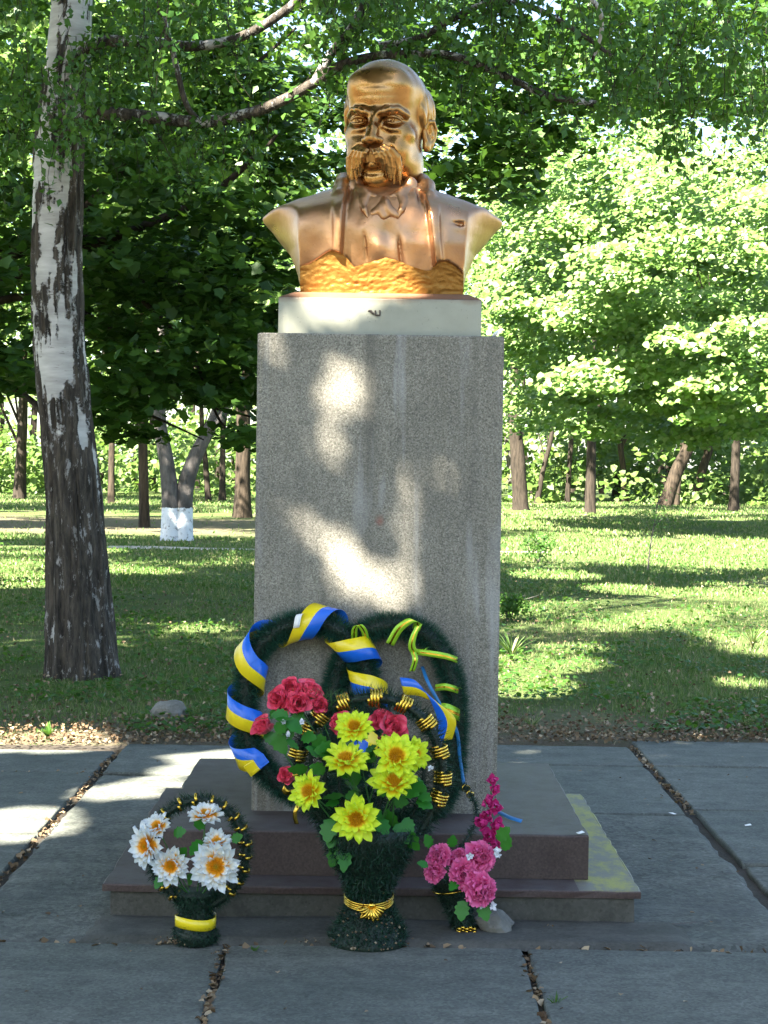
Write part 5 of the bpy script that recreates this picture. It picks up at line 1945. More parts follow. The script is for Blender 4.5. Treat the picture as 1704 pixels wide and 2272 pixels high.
for i in range(len(P_)):
    z = P_[i][2]
    for j in range(nA):
        dr = math.cos(a[j]) * N_[i] + math.sin(a[j]) * B_[i]
        q = Vector((dr[0] * 1.35, dr[1] * 1.35, z * 0.30))
        # dark furrowed bark climbs in tongues from the foot
        lim = float(np.interp(z, [0, 1.3, 1.75, 2.1, 2.7, 3.3, 3.8, 4.6, 6], [1.7, 1.5, 1.2, .86, .80, .82, .66, .50, .25]))
        tong = 0.5 + 0.80 * mnoise.noise(Vector((dr[0] * 1.5 + 4, dr[1] * 1.5, z * 2.1 + 3))) + 0.40 * mnoise.noise(Vector((dr[0] * 4, dr[1] * 4, z * 5.0))) + 0.22 * mnoise.noise(Vector((dr[0] * 11, dr[1] * 11, z * 8)))
        # in the photograph the white strip runs up the front, a little left of the middle
        fr = -dr[1] * 0.9 - dr[0] * 0.25
        dk = lim - 0.5 + (tong - 0.5) * 1.1 - 0.26 * fr + 0.5 - 0.18
        dark = min(1, max(0, dk))
        s_ = max(0, min(1, (dark - 0.42) / 0.16))
        fur = mnoise.noise(Vector((dr[0] * 7.5 + 0.25 * math.sin(z * 5), dr[1] * 7.5, z * 1.1)))
        fur2 = mnoise.noise(Vector((dr[0] * 15, dr[1] * 15, z * 3.2)))
        k = 1 + s_ * (0.05 + 0.13 * fur + 0.07 * fur2 - 0.10 * max(0, -fur) ** 0.7) + 0.012 * mnoise.noise(Vector((dr[0] * 3, dr[1] * 3, z * 3)))
        k += 0.09 * math.exp(-max(0, z) / 0.16) * (0.5 + 0.5 * math.sin(a[j] * 5))
        V.append(tuple(P_[i] + dr * Rr[i] * k))
        D.append(dark)
for i in range(len(P_) - 1):
    for j in range(nA):
        m = (j + 1) % nA
        F.append((i * nA + j, i * nA + m, (i + 1) * nA + m, (i + 1) * nA + j))
inv = birch.matrix_basis.inverted()
obj('trunk', ([tuple(inv @ Vector(v)) for v in V], F), M['birch'], birch, True, None, {'dark': D})


def birch_limb(pix, Ys, r0, r1, name='limb', n=40, dk=0.60):
    pts = [np.array(at(px, py, Y)) for (px, py), Y in zip(pix, Ys)]
    P_ = catmull(pts, n)
    V, F = tube(P_, np.linspace(r0, r1, n), 12, True)
    D = []
    for v in V:
        D.append(dk + 0.35 * mnoise.noise(Vector(v) * 5) + 0.25 * mnoise.noise(Vector(v) * 14) - 0.10 * (v[2] - np.interp(v[0], P_[:, 0], P_[:, 2])) / r0)
    obj(name, ([tuple(inv @ Vector(v)) for v in V], F), M['birch'], birch, True, None, {'dark': D})
    return P_


BL = []
BL.append(birch_limb([(140, 305), (165, 268), (205, 246), (270, 248), (350, 256), (430, 264), (520, 250), (600, 222), (680, 178), (745, 138), (840, 118), (960, 118), (1060, 150), (1180, 205), (1290, 225)],
                     [12.7, 12.62, 12.5, 12.4, 12.3, 12.2, 12.1, 12.0, 11.9, 11.8, 11.7, 11.6, 11.5, 11.4, 11.3], 0.052, 0.020, n=90, dk=.66))
BL.append(birch_limb([(150, 150), (172, 118), (205, 95), (262, 88), (330, 92), (420, 100), (520, 80), (620, 20), (700, -60)], [12.7, 12.6, 12.5, 12.4, 12.3, 12.2, 12.1, 12.0, 11.9], 0.050, 0.026, n=50, dk=.58))
BL.append(birch_limb([(680, 178), (720, 110), (760, 60), (790, 0), (830, -90)], [11.9, 11.85, 11.8, 11.8, 11.8], 0.032, 0.022, n=24))
BL.append(birch_limb([(820, 100), (900, 85), (980, 40), (1060, 5), (1150, 15), (1250, 70), (1320, 120)], [11.75, 11.7, 11.6, 11.5, 11.4, 11.3, 11.2], 0.028, 0.012, n=40))
BL.append(birch_limb([(318, -40), (345, 20), (375, 120), (400, 220), (430, 262)], [12.0, 12.0, 12.1, 12.15, 12.2], 0.022, 0.018, n=20, dk=0.75))
BL.append(birch_limb([(1180, -80), (1280, 0), (1300, 60), (1280, 130)], [11.0, 11.0, 11.1, 11.2], 0.02, 0.01, n=20, dk=0.5))
# hanging twigs with small leaves along and above the limbs
tw, LP = [], []
rt = np.random.default_rng(5)
KEEP5 = shade_keep(0.05)


def hang(p0, ln, drift, cnt, spread=0.05):
    p0 = np.array(p0, float)
    if not KEEP5(p0[None] - np.array([[0, 0, ln * 0.4]]))[0]:
        return
    k = np.linspace(0, 1, 7)[:, None]
    q = p0 + k * np.array([drift[0], drift[1], -ln]) + np.array([0, 0, 0.25 * ln]) * np.sin(k * math.pi) * 0.4 + rt.normal(0, 0.02, (7, 3)) * k
    tw.append(tube(q, [0.0035, 0.0012], 3, False))
    t = rt.random(cnt)
    i = np.minimum((t * 6).astype(int), 5)
    u = (t * 6 - i)[:, None]
    LP.append(q[i] * (1 - u) + q[i + 1] * u + rt.normal(0, spread, (cnt, 3)))
for lb in BL[:4]:
    for _ in range(int(len(lb) * 1.0)):
        p = lb[rt.integers(4, len(lb))]
        hang(p + rt.normal(0, 0.04, 3), 0.12 + rt.random() * 0.38, rt.normal(0, 0.16, 2), 18)
# sprays filling the top of the picture, from boughs just above it
for _ in range(460):
    px = rt.random() * 1900 - 120
    lo = np.interp(px, [-120, 100, 350, 560, 760, 950, 1100, 1250, 1400, 1700, 1800], [420, 330, 190, 200, 60, 60, 130, 230, 300, 330, 330])
    py = -60 - rt.random() * 130 + rt.random() * max(0, lo - 20)
    Y = 10.6 + rt.random() * 2.6
    if 60 < px < 235 and rt.random() < 0.75:
        continue
    hang(at(px, py, Y), 0.25 + rt.random() * 0.35, rt.normal(0, 0.12, 2), 26, 0.06)
# the long sprays left of the trunk, before it, and left of the bust
for (px, py, ln, n) in ((90, 260, .45, 3), (60, 200, .6, 3), (120, 150, .5, 3), (180, 180, .5, 3), (165, 260, .35, 2), (230, 120, .5, 2), (590, 200, .55, 4), (560, 250, .55, 4), (620, 260, .5, 3), (650, 200, .4, 2), (520, 290, .3, 2), (1420, 120, .6, 5), (1500, 150, .7, 5), (1600, 130, .7, 5), (1350, 60, .6, 4), (1650, 60, .7, 5), (1560, 40, .6, 5), (1440, 20, .6, 5)):
    for _ in range(n):
        hang(at(px + rt.normal(0, 25), py + rt.normal(0, 20), 11.2 + rt.random() * 1.2), ln * (0.7 + 0.5 * rt.random()), rt.normal(0, 0.06, 2), 30, 0.045)
# the rest of the crown, above the frame (it shades the lawn on the right)
C = np.concatenate([crown_centres((-1.6, 12.6, 8.6), (3.6, 3.6, 3.4), 120, rng, 0.3, 5.7), crown_centres((1.4, 11.6, 7.4), (3.0, 2.6, 1.6), 60, rng, 0.3, 5.5)])
Pc, Nc = clump_leaves(C, 0.55, 60, rng, 0.7, np.array([-1.6, 12.6, 8.6]))
kp = shade_keep()(Pc)
Pc, Nc = Pc[kp], Nc[kp]
LP = np.concatenate(LP)
V1, F1 = leaves(LP, rt.normal(0, 0.6, LP.shape) + np.array([0.0, -0.15, 0.45]), 0.058, 'birch', rt, 1.2)
V2, F2 = leaves(Pc, Nc, 0.095, 'birch', rt, 0.8)
iv = np.array(inv)
obj('crown', (np.concatenate([V1, V2]) + iv[:3, 3], np.concatenate([F1, F2 + len(V1)])), M['leaf_birch'], birch)
tV, tF = join(*tw)
tg_ = obj('twigs', ([tuple(inv @ Vector(v)) for v in tV], tF), M['bark'], birch)
tg_['kind'] = 'stuff'
limbs(birch, [P_[i] for i in ()], [], 0.05, M['birch'], 'limb', rng)

# ---- maple in the shade behind the birch
rng = np.random.default_rng(31)
def px_box(n, boxes, rng):
    """Spray centres: picture-measured masses (x0, x1, y0, y1, depth0, depth1, weight) turned into places."""
    out = []
    for (x0, x1, y0, y1, d0, d1, w_) in boxes:
        for _ in range(int(n * w_)):
            out.append(at(x0 + (x1 - x0) * rng.random(), y0 + (y1 - y0) * rng.random(), d0 + (d1 - d0) * rng.random()))
    return np.array(out)
dm = px_box(84, [(-200, 560, 300, 560, 17, 22, 1.1), (-200, 240, 560, 800, 16.5, 22, .45), (200, 560, 540, 760, 17, 22, .80), (-160, 80, 780, 860, 17, 21, .08), (210, 340, 760, 900, 17, 21, .18), (340, 560, 760, 860, 17, 21, .22), (470, 570, 850, 960, 17, 20, .07), (230, 330, 900, 960, 17, 20, .03),
                  (560, 900, 250, 800, 18, 22, .65), (880, 1010, 150, 480, 18, 22, .40), (-200, 700, -60, 320, 18, 23, 1.1), (700, 1000, -60, 260, 18, 23, .6), (1000, 1250, 60, 330, 19, 23, .45), (1040, 1130, 300, 420, 19, 22, .12), (1250, 1750, -60, 260, 19, 24, .8)], rng)
Pd, Nd = clump_leaves(dm, 0.52 * (0.7 + 0.6 * rng.random(len(dm))), 58, rng, 1.0, None, 0.26)
Nd += np.array([0, -0.15, 0])
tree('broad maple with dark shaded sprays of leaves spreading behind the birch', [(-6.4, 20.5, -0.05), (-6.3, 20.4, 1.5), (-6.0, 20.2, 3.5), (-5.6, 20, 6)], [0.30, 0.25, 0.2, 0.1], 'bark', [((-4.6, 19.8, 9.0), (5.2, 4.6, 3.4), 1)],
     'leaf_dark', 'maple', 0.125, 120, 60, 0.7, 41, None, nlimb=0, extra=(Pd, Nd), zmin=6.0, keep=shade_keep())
dark_maple = [o for o in COL.objects if o.name.startswith('maple_tree')][-1]
for pix, Ys, r in (([(-120, 760), (60, 860), (95, 905), (105, 880)], [20.3, 19.5, 19, 18.8], .05), ([(-200, 700), (120, 560), (420, 440), (560, 330), (600, 290)], [20.4, 19.5, 19, 18.6, 18.5], .07),
                   ([(-200, 620), (100, 500), (240, 540), (300, 600), (350, 660)], [20.4, 19.8, 19.4, 19, 18.8], .06), ([(-200, 720), (60, 640), (250, 720), (420, 860), (540, 900)], [20.4, 20, 19.4, 19, 18.6], .055),
                   ([(-200, 660), (120, 500), (300, 330), (480, 200), (640, 60)], [20.4, 20, 19.8, 19.6, 19.5], .07), ([(300, 640), (410, 760), (470, 900), (520, 960)], [19.2, 19, 18.6, 18.2], .03), ([(-100, 820), (200, 850), (330, 900), (440, 950)], [20, 19.2, 18.8, 18.4], .035)):
    wpart('limb', tube(catmull([np.array(at(px, py, Y)) for (px, py), Y in zip(pix, Ys)], 24), [r, r * .2], 7, False), M['bark'], dark_maple)

# ---- trees whose crowns stand above and behind the viewer and throw the shade
SHG = None
for k, (x, y, cz, rr, rz, nc, lab) in enumerate(((-5.6, -0.6, 9.2, 4.6, 3.0, 430, 'tall maple beyond the left edge of the view, nearest to the viewer, shading the paving'),
                                                (-6.6, 5.6, 9.6, 4.4, 3.0, 430, 'tall maple beyond the left edge of the view, level with the pedestal'),
                                                (-8.4, 12.6, 10.2, 4.6, 3.2, 330, 'tall maple beyond the left edge of the view, behind the lawn edge'),
                                                (-9.6, 25.5, 9.8, 5.0, 3.4, 330, 'tall maple beyond the left edge of the view, shading the left lawn behind the birch'),
                                                (-11.8, 37.5, 10.0, 5.4, 3.6, 300, 'tall maple beyond the left edge of the view, level with the whitewashed tree'),
                                                (-15.5, 51.0, 10.5, 6.0, 4.0, 300, 'tall maple beyond the left edge of the view, the farthest of those shading the lawn'))):
    if lab is None:
        continue
    cr = [((x + 0.8, y, cz), (rr, rr, rz), 1)]
    if k == 0:
        cr.append(((-3.0, 0.6, 8.6), (3.0, 3.2, 2.0), .55))
    if k == 1:
        cr.append(((-2.2, 6.2, 8.8), (3.2, 3.4, 2.2), .60))
    tree(lab, [(x, y, -0.05), (x + .1, y, 2.5), (x + .2, y, 5.5), (x + .3, y, 9)], [0.28, 0.22, 0.18, 0.08], 'bark', cr, 'leaf_maple', 'lobed', 0.20, nc, 74, 0.75, 300 + k, None, nlimb=7, keep=shade_keep(), shell=0.15, zmin=5.6)

# ---- park trees further back; each with its own trunk and crown
GT = 'park trees standing behind the lawn'
def bg(px, py, w_px, lab, lean=0.0, bark='bark', cr=(3.6, 3.2, 3.6), cz=7.5, n=90, per=46, size=0.22, seed=0, mat_='leaf_maple', extra=None, zmin=1.9, top=7.5, crx=0.0):
    g0 = gnd(px, py)
    Y = g0.y
    r = w_px * Y / (FPX / K) / 2
    path = [(g0.x, Y, -0.05), (g0.x + lean * 0.4, Y, 1.4), (g0.x + lean, Y, 3.2), (g0.x + lean * 1.3, Y, top)]
    return tree(lab, path, [r * 1.1, r, r * .85, r * .4], bark, [((g0.x + crx, Y, cz), cr, 1)], mat_, 'lobed', size, n, per, 0.85, seed, GT, keep=None, nlimb=5, lowlimb=0.45, shell=0.35, lump=0.4, zmin=zmin, extra=extra)


rng = np.random.default_rng(91)
# whitewashed twin trunk
wx = gnd(381, 1166)
wt_ = thing('maple_tree', 'twin trunked tree with whitewashed foot on the lawn left of the pedestal', 'tree', (wx.x, wx.y, 0), 0, GT)
Yw = wx.y
wpart('trunk', trunk_mesh([at(368, 1168, Yw), at(368, 1110, Yw), at(366, 1050, Yw), at(358, 990, Yw), at(345, 900, Yw), at(350, 780, Yw), at(330, 560, Yw)], [.19, .175, .16, .14, .12, .10, .08], 16, .08, .12, 3), M['bark_white'], wt_)
wpart('trunk', trunk_mesh([at(396, 1168, Yw + .05), at(397, 1110, Yw + .05), at(402, 1050, Yw + .05), at(420, 990, Yw + .05), at(455, 920, Yw + .05), at(470, 880, Yw + .1), at(520, 760, Yw + .3)], [.18, .17, .16, .14, .11, .09, .06], 16, .08, .12, 9), M['bark_white'], wt_)
wpart('broken_limb', tube(catmull([np.array(at(455, 925, Yw - .02)), np.array(at(478, 905, Yw - .1)), np.array(at(490, 880, Yw - .1)), np.array(at(487, 860, Yw - .1))], 10), [.08, .07, .03], 8), M['bark_grey'], wt_)
C = crown_centres((wx.x, Yw, 8.2), (3.6, 3.6, 3.6), 130, rng, 0.35, 3.4)
P__, N__ = clump_leaves(C, 0.8, 50, rng, 0.7, np.array([wx.x, Yw, 7.5]))
V, F = leaves(P__, N__, 0.20, 'lobed', rng)
iv = np.array(wt_.matrix_basis.inverted())
obj('crown', (V + iv[:3, 3], F), M['leaf_maple'], wt_)

# the sunlit masses on the right belong to the foremost tree there
rs = px_box(100, [(1060, 1300, 300, 560, 40, 50, .8), (1250, 1480, 340, 640, 38, 48, 1.0), (1400, 1760, 420, 700, 38, 48, 1.0), (1050, 1250, 560, 760, 40, 50, .6), (1240, 1560, 640, 860, 38, 47, 1.0), (1500, 1760, 660, 900, 38, 46, .8), (1060, 1260, 740, 920, 44, 54, .5), (1250, 1500, 840, 950, 42, 52, .35), (1480, 1760, 860, 960, 42, 52, .3), (1000, 1760, 100, 400, 44, 54, 1.3)], rng)
rs = rs[rng.random(len(rs)) < 0.62]
Pr, Nr = clump_leaves(rs, 0.85 * (0.5 + 0.9 * rng.random(len(rs))), 130, rng, 0.6, None, 0.34)
Nr = Nr * 0.60 + np.array([-0.30, -0.58, 0.35])
bg(1275, 1108, 22, 'dark straight trunk below the brightest sunlit crown on the right', 0.0, 'bark', (5, 4, 4), 11, 60, 60, .15, 11, 'leaf_maple', (Pr, Nr), 5.0)
bg(1125, 1100, 32, 'broad dark trunk close to the right edge of the pedestal', -0.25, 'bark', (4, 3.5, 4.5), 9, 110, 80, .17, 12)
bg(1436, 1092, 28, 'thick leaning trunk with sunlit right side among the right hand trees', 1.15, 'bark_warm', (4.5, 3.5, 5), 11, 110, 80, .17, 13)
bg(1585, 1102, 20, 'slim dark upright trunk near the right edge of the picture', 0.05, 'bark', (3.6, 3.2, 4.5), 9, 100, 80, .17, 14)
bg(1352, 1084, 13, 'thin trunk with sunlit foot between the dark and the leaning trunks', -0.35, 'bark_warm', (4, 3.5, 5), 9.5, 110, 80, .18, 15)
bg(1500, 1087, 19, 'trunk with pale patches bending right behind the leaning one', 0.75, 'bark_warm', (4, 3.5, 5), 10, 110, 80, .18, 16)
bg(1648, 1080, 24, 'warm brown trunk cut by the right edge of the picture', 0.0, 'bark_warm', (4.5, 3.5, 5), 10, 110, 80, .18, 17)
bg(1225, 1084, 11, 'thin grey trunk left of the straight dark trunk', 0.15, 'bark', (4, 3.5, 5), 9.5, 110, 80, .18, 18)
bg(1160, 1085, 11, 'slender trunk leaning right just behind the broad dark one', 0.6, 'bark', (4, 3.5, 5), 10, 100, 80, .18, 19)
bg(1107, 1079, 14, 'pale sunlit trunk touching the right edge of the pedestal', -0.3, 'bark_white', (3.5, 3.5, 4), 10, 90, 80, .18, 20)
bg(1460, 1090, 13, 'short pale trunk just right of the leaning one', 0.3, 'bark_warm', (3.5, 3.5, 4), 10, 80, 80, .18, 26)
bg(523, 1116, 33, 'brown trunk with a sun fleck beside the left edge of the pedestal', 0.0, 'bark_warm', (3.4, 3.2, 4), 8.0, 100, 46, .22, 21)
bg(312, 1136, 21, 'slim brown trunk with light patches between the birch and the whitewashed tree', -0.1, 'bark_warm', (3.2, 3.0, 3.6), 8.0, 80, 46, .20, 22)
bg(240, 1086, 14, 'thin sunlit trunk just right of the birch in the distance', 0.0, 'bark_warm', (4, 3.5, 4.6), 9, 100, 80, .18, 23)
bg(42, 1076, 24, 'dark trunk in the distance left of the birch', 0.1, 'bark', (4.5, 3.5, 4.6), 9, 110, 80, .18, 24)
bg(450, 1080, 12, 'dark curved trunk right of the whitewashed tree', -0.3, 'bark', (4, 3.5, 4.6), 9, 90, 80, .18, 25)
bg(480, 1082, 13, 'dark upright trunk left of the brown one by the pedestal', 0.0, 'bark', (4, 3.5, 4.6), 9, 90, 80, .18, 27)
bg(-60, 1078, 20, 'trunk just outside the left edge of the picture', 0.0, 'bark', (4.5, 3.5, 4.6), 9, 90, 80, .18, 28)

# ---- the wood behind: one leafy mass with a brushy foot
rng = np.random.default_rng(55)
n = 1900
ctr = np.stack([rng.uniform(-32, 40, n), rng.uniform(80, 112, n), rng.random(n) ** 1.3 * 21 + 0.4], 1)
low = rng.random(n) < 0.22
ctr[low, 2] = rng.random(low.sum()) * 3
ctr[low, 1] = rng.uniform(76, 92, low.sum())
n2 = 900
ang = rng.uniform(-0.95 * math.pi, -0.05 * math.pi, n2)
rad_ = rng.uniform(26, 36, n2)
ctr = np.concatenate([ctr, np.stack([rad_ * np.cos(ang), rad_ * np.sin(ang) * 0.9, rng.random(n2) * 9 + 0.4], 1)])
Pw, Nw = clump_leaves(ctr, 1.3, 40, rng, 0.6, None, 0.6)
Nw += np.array([-0.2, -0.5, 0.1])
Pw[:, 2] = np.maximum(Pw[:, 2], 0.1)
V, F = leaves(Pw, Nw, 0.32, 'lobed', rng)
wd = obj('wood', (V, F), M['leaf_far'])
tag(wd, 'distant leafy wood closing the view behind the park trees', 'wood', None, 'stuff')
back = []
for i in range(60):
    x = rng.uniform(-34, 42)
    y = rng.uniform(84, 112)
    back.append(tube(catmull([(x, y, -.1), (x + rng.normal(0, .3), y, 4), (x + rng.normal(0, .6), y, 12)], 6), [.22, .10], 7, False))
tb = obj('distant_trunks', join(*back), M['bark'])
tag(tb, 'thin trunks inside the distant wood', 'trunks', None, 'stuff')

# ------------------------------------------------------------------ lawn
rng = np.random.default_rng(8)


def blades(n, y0, y1, xw, h, w_, seed, keepf=None, power=1.5):
    r = np.random.default_rng(seed)
    u = r.random(n)
    a_, b_ = y0 ** (1 - power), y1 ** (1 - power)
    y = (a_ + (b_ - a_) * u) ** (1 / (1 - power))
    x = (r.random(n) * 2 - 1) * xw * y
    # tufts
    k = r.random(n) < 0.6
    tx, ty = np.round(x / 0.11) * 0.11, np.round(y / 0.13) * 0.13
    x = np.where(k, tx + r.normal(0, 0.02, n) + 0.04 * np.sin(ty * 91), x)
    y = np.where(k, ty + r.normal(0, 0.02, n) + 0.05 * np.sin(tx * 77), y)
    dens = np.array([mnoise.noise(Vector((p * 0.55, q * 0.35, 1.0))) + 0.5 * mnoise.noise(Vector((p * 1.7, q * 1.3, 4.0))) for p, q in zip(x, y)])
    edge = np.clip((y - (9.72 + 0.12 * np.clip(x, -2.5, 2.5))) / 1.5, 0, 1)
    ok = (dens + 1.1 * edge - 0.80 + r.normal(0, 0.22, n) > 0) & (edge > 0.015)
    # trodden earth and path stay thin
    onp = (np.abs(y - 32.1 - 0.1 * (x + 3)) < 0.55) & (x < 3)
    earth = (x < -2.0) & (y > 37) & (y < 54)
    ok &= ~onp & ~(earth & (r.random(n) < 0.96))
    x, y, edge, dens = x[ok], y[ok], edge[ok], dens[ok]
    n = len(x)
    hh = h * (0.5 + 0.8 * r.random(n)) * (0.65 + 0.5 * np.clip(dens + 0.5, 0, 1)) * (1 + 0.012 * (y - 10)) * (0.5 + 0.5 * edge)
    ww = w_ * (0.7 + 0.6 * r.random(n)) * (1 + 0.05 * (y - 10))
    az = r.random(n) * 2 * math.pi
    ln = r.normal(0, 0.55, n)
    dx, dy = np.cos(az), np.sin(az)
    la = r.random(n) * 2 * math.pi
    lx, ly = np.cos(la) * ln * hh, np.sin(la) * ln * hh
    z0 = np.full(n, -0.035)
    b0 = np.stack([x - dx * ww, y - dy * ww, z0], 1)
    b1 = np.stack([x + dx * ww, y + dy * ww, z0], 1)
    m0 = np.stack([x + lx * .4 - dx * ww * .75, y + ly * .4 - dy * ww * .75, z0 + hh * .6], 1)
    m1 = np.stack([x + lx * .4 + dx * ww * .75, y + ly * .4 + dy * ww * .75, z0 + hh * .6], 1)
    t_ = np.stack([x + lx, y + ly, z0 + hh], 1)
    V = np.stack([b0, b1, m1, m0, t_], 1).reshape(-1, 3)
    i = np.arange(n)[:, None] * 5
    return V, np.concatenate([i + [0, 1, 2], i + [0, 2, 3], i + [3, 2, 4]], 0)


Va, Fa = blades(210000, 9.4, 24, 0.30, 0.040, 0.0026, 3, power=1.4)
Vb, Fb = blades(150000, 22, 80, 0.27, 0.050, 0.0058, 4, power=1.6)
go = obj('grass', (np.concatenate([Va, Vb]), np.concatenate([Fa, Fb + len(Va)])), M['grass'])
tag(go, 'short patchy grass of the lawn behind the paving', 'grass', None, 'stuff')
# broad little weed leaves between the blades
n = 26000
y = 9.9 + 22 * rng.random(n) ** 1.7
x = (rng.random(n) * 2 - 1) * 0.27 * y
d_ = np.array([mnoise.noise(Vector((p * 0.8, q * 0.6, 8.0))) for p, q in zip(x, y)])
ok = (d_ > -0.05) & (y > 10.1 + 0.12 * x)
P__ = np.stack([x, y, 0.0 + 0.04 * rng.random(n)], 1)[ok]
V, F = leaves(P__, rng.normal(0, 0.35, P__.shape) + np.array([0, 0, 1.0]), 0.040, 'lobed', rng)
cl = obj('clover', (V, F), M['leaf_birch'])
tag(cl, 'low broad leaved weeds growing through the lawn', 'weeds', None, 'stuff')
# dry leaves along the edge and in the joints
n = 5200
y = 9.55 + np.abs(rng.normal(0, 0.55, n))
x = rng.uniform(-3.2, 3.4, n)
y += 0.12 * np.clip(x, -2.5, 2.5) + 0.17
P1 = np.stack([x, y, 0.006 + 0.02 * rng.random(n)], 1)
jt = []
for (xa, ya, xb, yb, c_) in ((-1.335, 5.6, -1.335, 9.5, 190), (1.38, 7.9, 1.38, 9.9, 120), (-0.455, 4.6, -0.455, 5.62, 110), (0.472, 4.6, 0.472, 5.64, 60), (-1.3, 5.63, 1.4, 5.66, 120), (-3.5, 8.735, -1.3, 8.735, 60)):
    t = rng.random(c_)
    jt.append(np.stack([xa + (xb - xa) * t + rng.normal(0, .011, c_), ya + (yb - ya) * t + rng.normal(0, .016, c_), -0.012 + 0.016 * rng.random(c_)], 1))
n = 160
sc2 = np.stack([rng.uniform(-2, 2, n), rng.uniform(4.8, 9.6, n), np.full(n, 0.009)], 1)
sc2 = sc2[~((np.abs(sc2[:, 0]) < 0.92) & (sc2[:, 1] > 5.9) & (sc2[:, 1] < 7.75))]
n = 4000
y = 10 + 16 * rng.random(n) ** 1.5
P3 = np.stack([(rng.random(n) * 2 - 1) * 0.26 * y, y, 0.01 + 0.03 * rng.random(n)], 1)
lp = np.concatenate([P1] + jt + [P3])
V, F = leaves(lp, rng.normal(0, 0.5, lp.shape) + np.array([0, 0, 1.0]), 0.024, 'lobed', rng, None, 0.4)
V2, F2 = leaves(sc2, rng.normal(0, 0.15, sc2.shape) + np.array([0, 0, 1.0]), 0.018, 'lobed', rng, None, 0.4)
li = obj('leaf_litter', (np.concatenate([V, V2]), np.concatenate([F, F2 + len(V)])), M['litter'])
tag(li, 'dry brown leaves scattered along the lawn edge and in the paving joints', 'litter', None, 'stuff')
# crumbs of blossom on the apron
for k_, (px, py, n_, sp) in enumerate(((665, 2040, 26, .02), (1180, 2012, 20, .018), (1240, 2014, 14, .012), (470, 2062, 14, .012), (1340, 1910, 14, .014))):
    p = gnd(px, py)
    crumbs(p.x, p.y, n_, sp, 0.004, 40 + k_, 'dry_blossom', None)
for k_, o in enumerate([o for o in COL.objects if o.name.startswith('dry_blossom')]):
    tag(o, ('dry blossom heaped at the foot of the small wreath', 'dry crumbs left of the tall basket foot', 'dry crumbs right of the loose stone', 'dry crumbs near the right front paving joint', 'dry crumbs at the joint before the small wreath', 'dry crumbs at the broken right corner of the step')[k_], 'litter')


# ---- single plants
def tuft(label, px, py, n, h, name='weed', m='grass', seed=0, wid=0.012, cat='plant'):
    p = gnd(px, py)
    o = thing(name, label, cat, (p.x, p.y, 0))
    r = random.Random(seed)
    V, F = [], []
    for i in range(n):
        a, t = r.random() * 6.28, r.uniform(0.25, 0.9)
        hh = h * r.uniform(.6, 1.1)
        w_ = wid * r.uniform(.7, 1.2)
        d = Vector((math.cos(a), math.sin(a), 0))
        s_ = Vector((-d.y, d.x, 0)) * w_
        k = len(V)
        for f_ in (0, .35, .7, 1):
            c = d * (hh * t * f_ ** 1.5) + Vector((0, 0, hh * (f_ - 0.35 * t * f_ * f_) - 0.02))
            w2 = (1 - f_ ** 2) * 0.9 + 0.1
            V += [tuple(c - s_ * w2), tuple(c + s_ * w2 + Vector((0, 0, .002)))]
        for q in range(3):
            F.append((k + 2 * q, k + 2 * q + 1, k + 2 * q + 3, k + 2 * q + 2))
    obj('leaves', (V, F), M[m], o)
    return o


tuft('pale leafy weed among dry leaves near the left end of the lawn edge', 105, 1590, 13, .10, 'weed', 'leaf_birch', 3, .014)
tuft('small weed in the paving joint before the tall basket', 548, 2052, 7, .035, 'weed', 'leaf_birch', 4, .008)
tuft('grass tuft in the front right paving joint', 1200, 2165, 12, .05, 'weed', 'leaf_birch', 5, .003)
tuft('bright grass tuft at the right edge of the lawn', 1625, 1395, 34, .22, 'weed', 'grass', 6, .006)
tuft('tall green tuft on the lawn against the pedestal', 1105, 1420, 40, .26, 'weed', 'grass', 7, .008)
tuft('grass tuft on the lawn edge right of the pedestal', 1150, 1572, 26, .12, 'weed', 'grass', 8, .005)
tuft('grass tuft in the litter at the far right of the lawn edge', 1610, 1570, 26, .10, 'weed', 'grass', 9, .005)
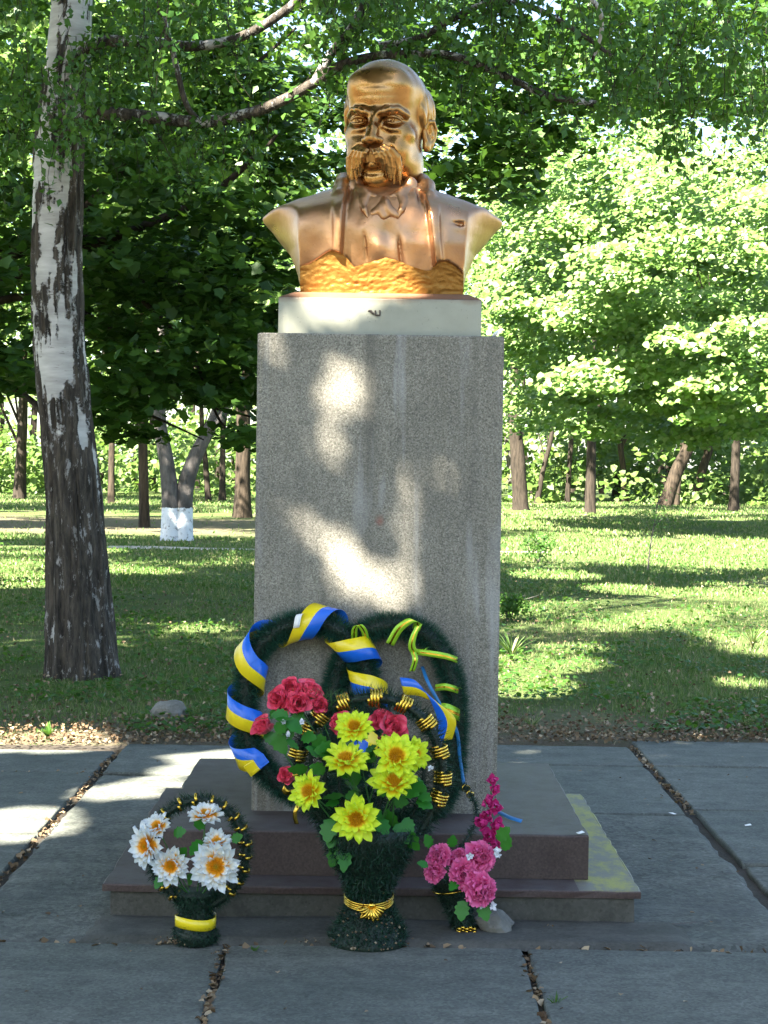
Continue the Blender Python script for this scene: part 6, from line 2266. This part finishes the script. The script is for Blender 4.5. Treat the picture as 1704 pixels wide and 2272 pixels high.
# young sapling and a low bush
p = gnd(1398, 1232)
sp = thing('sapling', 'thin bare young sapling standing alone on the right lawn', 'sapling', (p.x, p.y, 0))
obj('stem', tube(catmull([(0, 0, -.05), (.04, 0, .35), (.10, 0, .75), (.16, 0, 1.15)], 12), [.012, .010, .004], 6), M['bark_grey'], sp)
for k_, (z, dx, dz) in enumerate(((.5, -.14, .22), (.65, .2, .2), (.8, -.12, .2), (.95, .14, .15))):
    obj('twig', tube(catmull([(.055 + .1 * (z - .4), 0, z), (.1 + dx * .6, .02, z + dz * .6), (.1 + dx, .03, z + dz)], 5), [.005, .0015], 5, False), M['bark_grey'], sp)
rs_ = np.random.default_rng(3)
Pq = np.stack([rs_.normal(.12, .14, 60), rs_.normal(0, .1, 60), rs_.uniform(.6, 1.25, 60)], 1)
obj('leaves', leaves(Pq, rs_.normal(0, .6, Pq.shape) + np.array([0, 0, .6]), 0.06, 'birch', rs_), M['leaf_birch'], sp)
for (px, py, hgt, wid, lab, n_) in ((1165, 1212, .42, .30, 'low leafy bush on the right lawn near the pedestal', 420), (1102, 1335, .24, .20, 'small bush hidden partly by the pedestal edge', 320)):
    p = gnd(px, py)
    b_ = thing('bush', lab, 'bush', (p.x, p.y, 0))
    Pq = rs_.normal(0, 1, (n_, 3))
    Pq /= np.linalg.norm(Pq, axis=1)[:, None]
    Pq *= rs_.random((n_, 1)) ** 0.5 * np.array([wid, wid, hgt * 0.55])
    Pq[:, 2] += hgt * 0.55
    obj('crown', leaves(Pq, rs_.normal(0, .5, Pq.shape) + np.array([0, -.2, .7]), 0.055, 'birch', rs_), M['leaf_birch'], b_)
    for k_ in range(4):
        obj('stem', tube(catmull([(rs_.normal(0, .03), 0, -.05), (rs_.normal(0, .08), 0, hgt * .5), (rs_.normal(0, .18), 0, hgt * .95)], 6), [.008, .003], 5, False), M['bark_grey'], b_)
# bits of white paper on the paving
for k_, (px, py, lab) in enumerate(((1453, 1760, 'white paper bit on the slab right of the steps'), (1615, 1785, 'white paper bit on the far right slab'), (1672, 2088, 'white paper bit at the front right joint'), (1253, 1802, 'white paper bit on the right top of the upper step'))):
    p = gnd(px, py, 0.266 if k_ == 3 else 0.003)
    r = random.Random(k_)
    o = obj('paper_scrap', ([(-.016, -.008, 0), (.014, -.010, .002), (.018, .008, .005), (-.010, .010, .001), (0, 0, .006)], [(0, 1, 4), (1, 2, 4), (2, 3, 4), (3, 0, 4)]), M['white_scrap'])
    o.location = (p.x, p.y, p.z + 0.004)
    o.rotation_euler = (0, 0, r.random() * 3)
    tag(o, lab, 'scrap')
